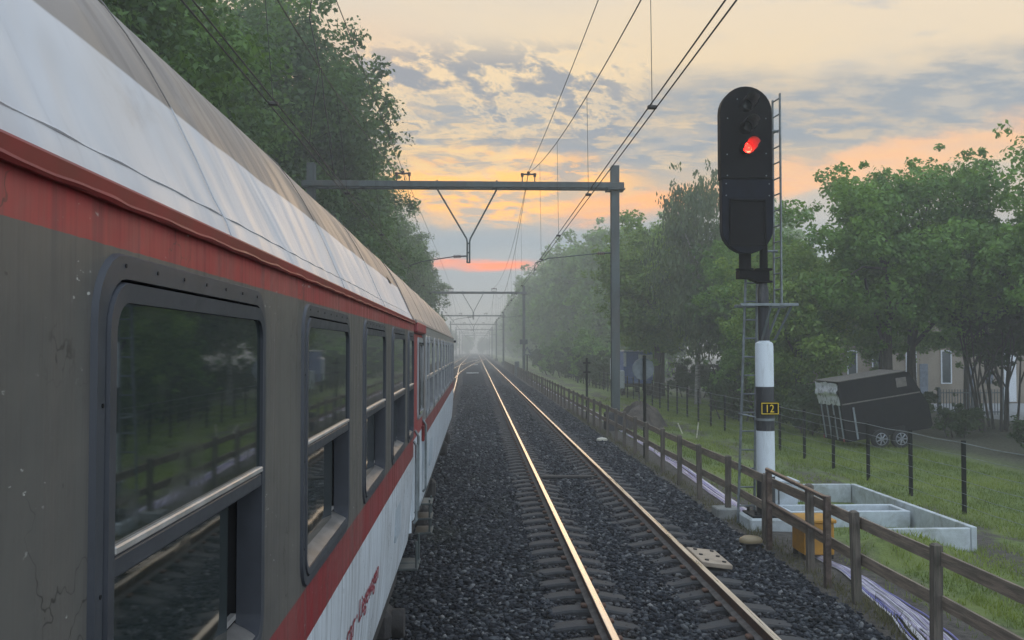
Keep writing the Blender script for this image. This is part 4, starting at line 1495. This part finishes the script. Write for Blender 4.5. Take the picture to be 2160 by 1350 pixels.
# ------------------------------------------------------------------ wire fence
wi = thing('wire_fence', 'dark post and wire fence between the grass verge and the trees', 'fence', (9.45, 17.8, -.46))
fy = [11.0 + 2.28 * k for k in range(45)]
def wfx(y): return 9.30 + .012 * (y - 17)* (y < 60) + .5 * (y >= 60)
for y in fy:
    x = wfx(y)
    MB().bbox((x - .035, y - .035, -.52), (x + .035, y + .035, .95 + .01 * math.sin(y)), .008).build('post', M['postgreen'], wi)
for z in (.90, .66, .42, .18, -.06, -.28):
    pts = []
    for a, c in zip(fy[:-1], fy[1:]):
        pts += [(wfx(a) - .04, a, z), (wfx((a + c) / 2) - .04, (a + c) / 2, z - .02)]
    MB().tube(pts, .009 if z > .8 else .005, 5).build('wire', M['steel'], wi)

# ------------------------------------------------------------------ vehicles
tr = thing('horse_trailer', 'black box trailer tilted nose-up with a silver tarp over its rear', 'trailer', (11.86, 30.0, -.50), rz=R(5))
TP = Matrix.Rotation(R(-8.5), 4, 'Y')


def tb(): q = MB(); q.M = Matrix.Translation((0, 0, .22)) @ TP; return q


b = tb()
prof = [(0, -.02), (0, 1.86), (.08, 1.92), (2.30, 1.92), (2.46, 1.86), (2.95, .75), (2.98, .10), (2.90, -.02)]
b.loft([[(p[0], y, p[1]) for p in prof] for y in (1.60, 0)], True, True, True)
b.build('box_body', M['trailer'], tr, local=True)
b = tb(); b.bbox((-.03, -.03, 1.925), (2.34, 1.63, 1.955), .012); b.build('roof', M['trailroof'], tr, local=True)
b = tb()
nx, nz = 10, 8
vs = [(-.02 - .035 * rng.random() - .05 * (k in (3, 4)), .03 + 1.54 * i / nx, 1.90 - .74 * k / nz + .02 * rng.normal()) for k in range(nz + 1) for i in range(nx + 1)]
b.add(vs, [(k * (nx + 1) + i, k * (nx + 1) + i + 1, (k + 1) * (nx + 1) + i + 1, (k + 1) * (nx + 1) + i) for k in range(nz) for i in range(nx)])
b.build('tarp', M['tarp'], tr, local=True, smooth=True)
for k in range(4):
    b = tb(); y = .12 + .42 * k
    b.bbox((-.03, y, .02), (-.004, y + .07, 1.22), .005); b.build('strap', M['strap'], tr, local=True)
b = tb(); b.bbox((.35, -.022, .02), (.41, -.002, 1.05), .003); b.build('strap', M['strap'], tr, local=True)
b = tb(); b.bbox((0.02, -.02, 1.17), (2.70, -.002, 1.21), .003); b.bbox((1.95, -.015, 1.45), (2.3, -.002, 1.75), .003); b.build('side_trim', M['trailroof'], tr, local=True)
for k, x in enumerate((1.12, 1.80)):
    z = .30
    w = MB().tube([(x, -.10, z), (x, -.085, z), (x, .08, z), (x, .1, z)], [.24, .29, .29, .24], 24)
    wo = w.build('wheel', M['tyre'], tr, local=True, smooth=True)
    hb = MB().tube([(x, -.113, z), (x, -.104, z)], .06, 14)
    hb.tube([(x + .19 * math.cos(2 * math.pi * q / 20), -.11, z + .19 * math.sin(2 * math.pi * q / 20)) for q in range(21)], .012, 5)
    for q in range(7):
        a = 2 * math.pi * q / 7
        hb.tube([(x + .04 * math.cos(a), -.118, z + .04 * math.sin(a)), (x + .18 * math.cos(a), -.112, z + .18 * math.sin(a))], .022, 5)
    hb.build('hubcap', M['hub'], wo, local=True)
for y in (.06, 1.46):
    b = tb(); b.bbox((-.045, y, -.01), (-.031, y + .09, .10), .004); b.build('tail_light', M['paintred'], tr, local=True)
b = tb(); b.bbox((.95, -.03, .02), (2.0, -.003, .22), .01); b.build('mudguard', M['black'], tr, local=True)

bt = thing('delivery_truck', 'blue box truck with white roof edge parked beyond the wire fence', 'truck', (11.1, 64, -.55))
MB().bbox((10.0, 64, .35), (12.0, 69, 2.50), .04).build('cargo_box', M['blue'], bt)
MB().bbox((9.97, 63.96, 2.502), (11.4, 69.04, 2.60), .02).build('roof_edge', M['white'], bt)
MB().bbox((9.99, 63.95, 1.5), (10.18, 63.995, 2.45), .01).build('corner_post', M['white'], bt)
MB().bbox((11.0, 63.95, 1.95), (11.98, 63.995, 2.30), .01).build('rear_panel', M['white'], bt)
MB().bbox((9.60, 63.4, .0), (9.98, 63.9, 1.25), .06).build('mirror_arm', M['white'], bt)
MB().bbox((10.05, 69.0, .3), (11.95, 71, 2.1), .15).build('cab', M['white'], bt)
for y in (65, 70):
    for x in (10.0, 11.8):
        MB().tube([(x, y, -.1), (x + .22, y, -.1)], .45, 18).build('wheel', M['tyre'], bt)
MB().bbox((10.1, 64.1, .1), (11.9, 70, .35), .02).build('chassis', M['under'], bt)

# ------------------------------------------------------------------ building behind the trees
bd = thing('apartment_building', 'beige rendered building with tall white-framed windows behind the trees', 'building', (28, 56, -.6))
MB().bbox((21.5, 56, -.7), (42, 68, 5.6), .05).build('wall', M['wall'], bd)
MB().bbox((21.3, 55.8, 5.601), (42.2, 68.2, 5.85), .03).build('roof', M['roofdark'], bd)
wins = [(23.7, 24.3, 1.2, 2.6, 0), (25.76, 26.4, .6, 2.62, 0), (27.9, 28.55, .6, 2.6, 0), (29.3, 29.9, -.2, 1.6, 1), (31.75, 32.5, -.5, 2.5, 2), (26.6, 27.1, -.3, 1.8, 1), (24.6, 25.2, 3.4, 4.7, 0), (28.5, 29.2, 3.4, 4.7, 0), (22.2, 22.8, .6, 2.6, 0), (34.5, 35.2, .6, 2.6, 0), (30.6, 31.1, .6, 2.5, 1), (33.2, 34.0, -.5, 2.6, 1)]
for x0, x1, z0, z1, k in wins:
    if k == 0:
        b = MB(); f = .06
        for lo, hi in (((x0, 55.93, z0), (x0 + f, 55.998, z1)), ((x1 - f, 55.93, z0), (x1, 55.998, z1)), ((x0 + f, 55.93, z1 - f), (x1 - f, 55.998, z1)), ((x0 + f, 55.93, z0), (x1 - f, 55.998, z0 + f))):
            b.box(lo, hi)
        w = b.build('window', M['wframe'], bd)
        MB().box((x0 + f, 55.97, z0 + f), (x1 - f, 55.99, z1 - f)).build('pane', M['bglass'], w)
    elif k == 1:
        MB().bbox((x0, 55.95, z0), (x1, 55.997, z1), .01).build('wall_panel', M['panel'], bd)
    else:
        MB().bbox((x0, 55.93, z0), (x1, 55.997, z1), .02).build('door', M['wframe'], bd)
gt = thing('picket_gate', 'grey steel picket gate in front of the beige building', 'gate', (24.4, 46, -.6))
b = MB()
for k in range(22):
    x = 22.9 + 3.0 * k / 21
    b.tube([(x, 46, -.6), (x, 46, .70)], .022, 6)
b.build('bar_panel', M['gate'], gt)
b = MB(); b.bbox((22.85, 45.96, .50), (25.95, 46.04, .56), .005); b.bbox((22.85, 45.96, -.45), (25.95, 46.04, -.39), .005)
b.build('gate_rail', M['gate'], gt)
for x in (22.8, 24.5, 26.0):
    MB().bbox((x - .06, 45.93, -.7), (x + .06, 46.07, .80), .01).build('post', M['gate'], gt)
o = MB().add([(24, 40.0, -.555), (60, 40.0, -.555), (60, 55.5, -.555), (24, 55.5, -.555)], [(0, 1, 2, 3)]).build('path', mat('path_paving', (.26, .27, .28), .85, var=.15))
o['kind'] = 'structure'


# ------------------------------------------------------------------ trees
def leaf_cloud(C, Rr, N, size, rg, flat=.75, droop=0.0):
    """leaf quads spread through clumps: C centres, Rr radii, N leaves per clump"""
    idx = np.repeat(np.arange(len(C)), N)
    n = len(idx)
    d = rg.normal(0, 1, (n, 3)); d /= np.linalg.norm(d, axis=1)[:, None]
    r = rg.random(n) ** .45
    off = d * (r * Rr[idx])[:, None]
    off[:, 2] *= flat
    if droop: off[:, 2] -= droop * rg.random(n) * Rr[idx]
    P = C[idx] + off
    nv = d * .8 + rg.normal(0, .75, (n, 3)); nv[:, 2] += .5
    nv /= np.linalg.norm(nv, axis=1)[:, None]
    a = np.cross(nv, rg.normal(0, 1, (n, 3))); a /= np.linalg.norm(a, axis=1)[:, None]
    b = np.cross(nv, a)
    s = size * rg.uniform(.6, 1.3, n)[:, None]
    if droop: a = a * .4 + np.array([0, 0, -1.0]); s = s * .9
    V = np.stack([P - a * s, P + b * s * .55 + nv * s * .12, P + a * s, P - b * s * .55 + nv * s * .12], 1)
    return V


def crown_clumps(rg, H, zb, rx, n, lobes=7, rough=.22):
    """centres inside a lumpy ovoid from zb to H"""
    lob = rg.normal(0, 1, (lobes, 3)); lob /= np.linalg.norm(lob, axis=1)[:, None]
    d = rg.normal(0, 1, (n, 3)); d /= np.linalg.norm(d, axis=1)[:, None]
    bumps = (np.clip(d @ lob.T, 0, 1) ** 6).max(1)
    rad = (.74 + rough * bumps * 1.5 + rg.normal(0, .05, n)) * np.where(rg.random(n) < .72, rg.uniform(.80, 1.0, n), rg.uniform(.3, .8, n))
    zc, hz = (H + zb) / 2, (H - zb) / 2
    C = d * rad[:, None] * np.array([rx, rx, hz]) + np.array([0, 0, zc])
    low = C[:, 2] < zb + hz * .25
    C[low, :2] *= .9
    return C


def make_tree(name, seed, H, zb, rx, m, bark, nclump, nleaf, size, trunk_r, cr=(.10, .19), birch=False, stems=1, limbs=12, lean=0):
    rg = np.random.default_rng(seed)
    root = thing(name, 'tree', 'tree')
    C = crown_clumps(rg, H, zb, rx, nclump)
    if lean: C[:, 0] += lean * (C[:, 2] / H) ** 1.5
    Rr = rg.uniform(*cr, nclump) * (H - zb) * .8
    V = [leaf_cloud(C, Rr, nleaf, size, rg, .7, .9 if birch else 0)]
    # stray sprays that break up the outline
    k = nclump
    o = C[rg.integers(0, nclump, k)]
    dirs = o - np.array([0, 0, (H + zb) / 2]); dirs /= np.maximum(np.linalg.norm(dirs, axis=1), .1)[:, None]
    o = o + dirs * (Rr.mean() * rg.uniform(.7, 1.25, k))[:, None] + rg.normal(0, .3, (k, 3))
    V.append(leaf_cloud(o, Rr.mean() * rg.uniform(.22, .5, k), max(8, nleaf // 7), size * .9, rg, .8, 1.2 if birch else 0))
    V = np.concatenate(V)
    q = len(V)
    b = MB()
    for s in range(stems):
        a = rg.uniform(0, 6.28)
        ox, oy = (0, 0) if stems == 1 else (rg.normal(0, .55), rg.normal(0, .45))
        top = Vector((lean * .6 + ox * 2.2, oy * 2.0, zb + (H - zb) * .72))
        base = Vector((ox, oy, -.3))
        pts = []
        for i in range(9):
            f = i / 8
            p = base.lerp(top, f) + Vector((.12 * math.sin(f * 5 + a), .12 * math.cos(f * 4 + a), 0)) * (f * H / 8)
            if lean: p.x = ox + lean * (max(p.z, 0) / H) ** 1.5 + .1 * math.sin(f * 5 + a)
            pts.append(p)
        rr = [trunk_r * (1.25 if i == 0 else 1) * (1 - .85 * i / 8) for i in range(9)]
        b.tube(pts, rr, 9)
        for j in range(limbs // stems):
            c = Vector(C[rg.integers(0, nclump)])
            i0 = rg.integers(3, 8)
            st = pts[i0]
            if c.z < st.z - 1: st = pts[max(2, i0 - 2)]
            mid = st.lerp(c, .5) + Vector((rg.normal(0, .25), rg.normal(0, .25), .35))
            b.tube([st, mid, c], [rr[i0] * .6 + .015, rr[i0] * .35 + .012, .012], 6)
    b.build('trunk', bark, root, smooth=True, local=True)
    np_mesh('crown', V.reshape(-1, 3), np.arange(q * 4).reshape(q, 4), m, root, True)
    return root


PROTO_USED = {}


def plant(proto, x, y, s, rz, label, group, zs=None):
    z = float(ground_z(x, y))
    sc = (s, s, zs or s)
    if proto not in PROTO_USED:
        PROTO_USED[proto] = 1
        proto.location = (x, y, z); proto.rotation_euler = (0, 0, rz); proto.scale = sc
        proto['label'] = label; proto['group'] = group
        return proto
    return dup(proto, (x, y, z), rz, sc, label, group)


oakA = make_tree('oak_tree', 11, 18.2, 2.2, 4.9, M['leaf_oak'], M['bark'], 150, 560, .12, .42)
oakB = make_tree('oak_tree', 12, 18.0, 2.0, 4.8, M['leaf_oak_dark'], M['bark'], 140, 520, .125, .40)
oakC = make_tree('oak_tree', 13, 17.6, 1.8, 5.2, M['leaf_oak'], M['bark'], 140, 520, .125, .40)
mapA = make_tree('maple_tree', 21, 10.6, 3.3, 4.0, M['leaf_maple'], M['bark'], 74, 300, .105, .24, lean=.7)
mapB = make_tree('maple_tree', 22, 11.0, 3.5, 4.3, M['leaf_maple'], M['bark'], 76, 300, .105, .24, lean=-.5)
ligA = make_tree('lime_tree', 31, 10.5, 2.1, 3.3, M['leaf_light'], M['bark'], 90, 300, .12, .22)
bir = make_tree('birch_tree', 41, 13.8, 3.0, 2.3, M['leaf_birch'], M['birchbark'], 110, 150, .14, .18, cr=(.08, .13), birch=True)
farA = make_tree('roadside_tree', 51, 15.0, .8, 4.2, M['leaf_oak'], M['bark'], 110, 170, .24, .3)
farB = make_tree('roadside_tree', 52, 14.6, .6, 4.4, M['leaf_maple'], M['bark'], 110, 170, .24, .3)
shrA = make_tree('shrub', 61, 2.6, .0, 1.6, M['leaf_dark'], M['bark'], 46, 150, .09, .05, stems=4, limbs=8, cr=(.14, .24))
shrB = make_tree('shrub', 62, 3.6, .1, 1.9, M['leaf_maple'], M['bark'], 50, 150, .10, .06, stems=4, limbs=8, cr=(.14, .22))
stm = make_tree('multistem_shrub', 71, 6.0, 2.4, 1.5, M['leaf_dark'], M['bark'], 34, 90, .10, .055, stems=9, limbs=27, cr=(.12, .2))

# wall of oaks on the left of the train
left = [(oakA, -11.2, 14, .92), (oakC, -11.6, 22.5, .95), (oakB, -13.0, 29.5, 1.0), (oakA, -12.6, 37, 1.05), (oakB, -10.7, 45.5, 1.17), (oakC, -11.0, 54.5, 1.10), (oakA, -10.9, 64, 1.02), (oakB, -10.9, 73, .96),
        (oakC, -10.8, 82, .96), (oakB, -10.3, 91, .95), (oakA, -9.6, 101, .96), (oakC, -9.2, 110, .98), (oakB, -17.5, 35, 1.0), (oakC, -17, 52, 1.0), (oakA, -16.5, 70, .95), (oakB, -16, 92, .95), (oakC, -18, 20, .95)]
for i, (p, x, y, s) in enumerate(left):
    lab = ('tall dense dark green tree behind the train, %s from the near end' % ORD[i]) if i < 12 else ('tall tree in the second row behind the train, %s from the near end' % ORD[[1, 2, 3, 4, 0][i - 12]])
    plant(p, x, y, s, 1.3 * i + .4, lab, 'tall trees left of the train')
for i, (x, y, s) in enumerate([(-7.9, 12, 1.2), (-8.3, 31, 1.3), (-8.2, 44, 1.3), (-8.0, 60, 1.4), (-7.6, 78, 1.4), (-7.0, 97, 1.4), (-7.6, 118, 1.6), (-9, 132, 1.7)]):
    plant(shrA, x, y, s, i * 2.1, 'dark shrub under the tall trees behind the train, %s from the near end' % ORD[i], 'shrubs under the left-hand trees')

# trees on the right, near group behind the trailer
right = [
    (mapA, 16.0, 36.0, 1.0, 'broad maple with forked trunk rising right behind the black trailer', 1.9),
    (mapB, 18.0, 38.5, 1.03, 'maple with leaning dark trunk before the beige building', 4.4),
    (mapA, 21.8, 35.0, 1.05, 'large maple overhanging the picket gate at the right edge', 3.3),
    (mapB, 21.0, 29.0, .98, 'nearest maple at the right edge, its crown cut by the picture edge', .6),
    (mapA, 25.5, 41.0, 1.08, 'maple standing beside the building door at the far right', 5.0),
    (ligA, 12.9, 37.5, .72, 'small bright green tree left of the black trailer', .7),
    (mapB, 13.6, 43.5, .78, 'bushy maple just right of the signal mast', 2.2),
    (ligA, 11.5, 60.0, 1.12, 'bright light green lime tree just right of the nearest portal post', 2.8),
    (bir, 12.7, 54.0, 1.0, 'slender weeping birch with wispy top left of the signal head', .3),
    (ligA, 12.6, 64.0, 1.05, 'light green lime tree behind the blue truck', 4.1),
    (mapB, 20.0, 46.5, .72, 'small maple half hiding the beige building behind the trailer', 3.0),
    (mapA, 25.0, 47.5, .74, 'small maple before the building, behind the picket gate', 1.0),
    (mapA, 28.5, 33.0, 1.05, 'maple standing on its own well to the right of the building gate', 2.2),
    (mapB, 33.0, 30.0, 1.0, 'outermost maple far to the right of the trailer', 4.0),
    (farA, 15.8, 52.0, .72, 'rounded tree directly behind the signal mast', 5.6),
    (farB, 20.5, 66.0, .80, 'hazy tree seen between the signal and the maples', 1.2),
    (farA, 24.5, 62.0, .72, 'tree rising over the roof of the beige building', 3.9),
]
for p, x, y, s, lab, rz in right:
    plant(p, x, y, s, rz, lab, 'trees on the right behind the wire fence')
fr = [(13.6, 74, .86), (16.5, 80, .92), (12.2, 84, .92), (12.0, 95, .98), (11.4, 108, 1.02), (10.9, 119, 1.0), (10.4, 130, .98), (11.0, 142, 1.0), (10.6, 155, 1.0), (10.9, 169, 1.02), (10.8, 184, 1.0), (11, 200, 1.0), (11, 220, 1.0), (11, 242, 1.0), (11, 268, 1.0),
      (11, 300, 1.0), (11, 335, 1.0), (11, 375, 1.0), (11, 420, 1.0), (19, 100, 1.05), (19, 125, 1.05), (18.5, 150, 1.05), (24, 80, 1.0)]
for i, (x, y, s) in enumerate([(1.42 * a, 1.42 * c, 1.40 * e) for a, c, e in fr]):
    lab = ('hazy tree in the lineside row beyond the birch, %s from the near end' % ORD[i]) if i < 19 else ('hazy tree deeper in the lineside wood, %s from the near end' % ORD[[1, 2, 3, 0][i - 19]])
    plant(farA if i % 2 else farB, x, y, s, 1.7 * i, lab, 'hazy lineside trees on the right')
for i, (x, y, s) in enumerate([(-13, 190, .62), (-14, 225, .68), (-12.5, 265, .72), (-13.5, 310, .8), (-12.5, 360, .85), (-12, 415, .9), (-5, 560, .8), (4, 570, .75), (12, 560, .85), (-14, 470, .9), (12, 480, 1)]):
    plant(farA if i % 2 else farB, x, y, s, 2.3 * i, 'faint tree dissolving in far haze by the line, %s from the near end' % ORD[i], 'trees fading in the far haze')
# undergrowth behind the wire fence
us = [(11.6, 42, .8), (12.9, 46.5, .8), (14.6, 55, .9), (14.2, 62, 1.0), (12.8, 72.5, 1.1), (10.5, 76, 1.0), (10.4, 80, 1.2), (10.3, 87, 1.25), (10.2, 94, 1.3), (10.0, 102, 1.3), (9.9, 111, 1.3), (9.8, 121, 1.4), (9.8, 132, 1.4), (13.0, 41, .9), (12.4, 34.8, .75), (17.6, 34.0, .5), (20.4, 33.2, .35), (15.8, 24.5, .62), (14.4, 22.3, .5), (17.0, 27.5, .7), (13.2, 20.0, .42), (19.2, 41, .6), (14.8, 48, 1.2), (12.2, 17.6, .4)]
for i, (x, y, s) in enumerate(us):
    plant(shrB if i % 3 == 1 and x < 15 and y > 30 else shrA, x, y, s, 1.1 * i, 'low dark shrub behind the wire fence, %s of the undergrowth clumps' % ORD[i], 'undergrowth behind the wire fence')
for i, (x, y, s) in enumerate([(20.9, 37.2, 1.0), (21.9, 38.6, 1.05), (22.6, 36.4, .9)]):
    plant(stm, x, y, s, 2.0 * i, ['thin bare-stemmed shrub right of the picket gate, nearest of three', 'bare-stemmed shrub before the white door, middle of three', 'bare-stemmed shrub at the right picture edge by the building'][i], 'bare-stemmed shrubs by the building')


# ------------------------------------------------------------------ grass
def grass(name, label, n, fx, m, hmin, hmax, w):
    P, S = fx(n)
    n = len(P)
    a = rng.uniform(0, 2 * np.pi, n)
    d = np.stack([np.cos(a), np.sin(a), np.zeros(n)], -1)
    h = (rng.uniform(hmin, hmax, n) * S)[:, None]
    ln = rng.normal(0, .45, (n, 3)); ln[:, 2] = 1
    ln /= np.linalg.norm(ln, axis=1)[:, None]
    ww = w * rng.uniform(.7, 1.5, n)[:, None]
    V = np.stack([P - d * ww, P + d * ww, P + ln * h], 1)
    o = np_mesh(name, V.reshape(-1, 3), np.arange(n * 3).reshape(n, 3), m, k=3)
    return tag(o, label, 'grass', kind='stuff')


def verge(n):
    y = 8.5 + 52 * rng.random(n) ** 1.7
    x = rng.uniform(5.25, 14.0, n)
    nz = vnoise(x * 1.3, y * .6, 1.0, 7)
    nz2 = vnoise(x * 2.3, y * 1.7, 1.4, 9)
    bare = ((x > 6.9) & (x < 8.9) & (nz > .12)) | ((x < 6.0) & (nz2 > -.25)) | ((x > 7.9) & (x < 8.5) & (nz2 > -.1))
    inside = (x > 5.4) & (x < 7.62) & (y > 16.2) & (y < 17.15) | (rng.random(n) < .6) & (x > 5.6) & (x < 7.65) & (y > 14.45) & (y < 19.0)
    keep = ~(bare & (rng.random(n) < .93)) & ~inside
    s = 1 + .5 * (nz2 > .4) + .5 * (nz > .5) + .3 * (y > 25)
    return np.stack([x, y, ground_z(x, y) - .01], -1)[keep], s[keep]


def edge(n):
    y = 8 + 40 * rng.random(n) ** 1.5
    x = 4.62 + rng.normal(0, .10, n)
    return np.stack([x, y, ground_z(x, y) - .01], -1), np.ones(n)


grass('grass', 'short green grass on the verge between the two fences', 150000, verge, M['grass'], .04, .12, .008)
grass('dry_grass', 'thin dry grass along the foot of the wooden fence', 7000, edge, M['drygrass'], .04, .14, .006)


# ------------------------------------------------------------------ haze
def haze():
    m = bpy.data.materials.new('haze_air')
    m.use_nodes = True
    t = NT(m.node_tree)
    v = t.n('ShaderNodeVolumePrincipled')
    v.inputs['Color'].default_value = (.88, .88, .85, 1)
    v.inputs['Density'].default_value = .0034
    v.inputs['Anisotropy'].default_value = .30
    o = t.n('ShaderNodeOutputMaterial')
    t.nt.links.new(v.outputs[0], o.inputs['Volume'])
    h = MB().box((-84, -14, -2.0), (96, 632, 24.0)).build('haze', m)
    h['kind'] = 'stuff'
    tag(h, 'pale morning mist lying over the whole line', 'haze')


haze()
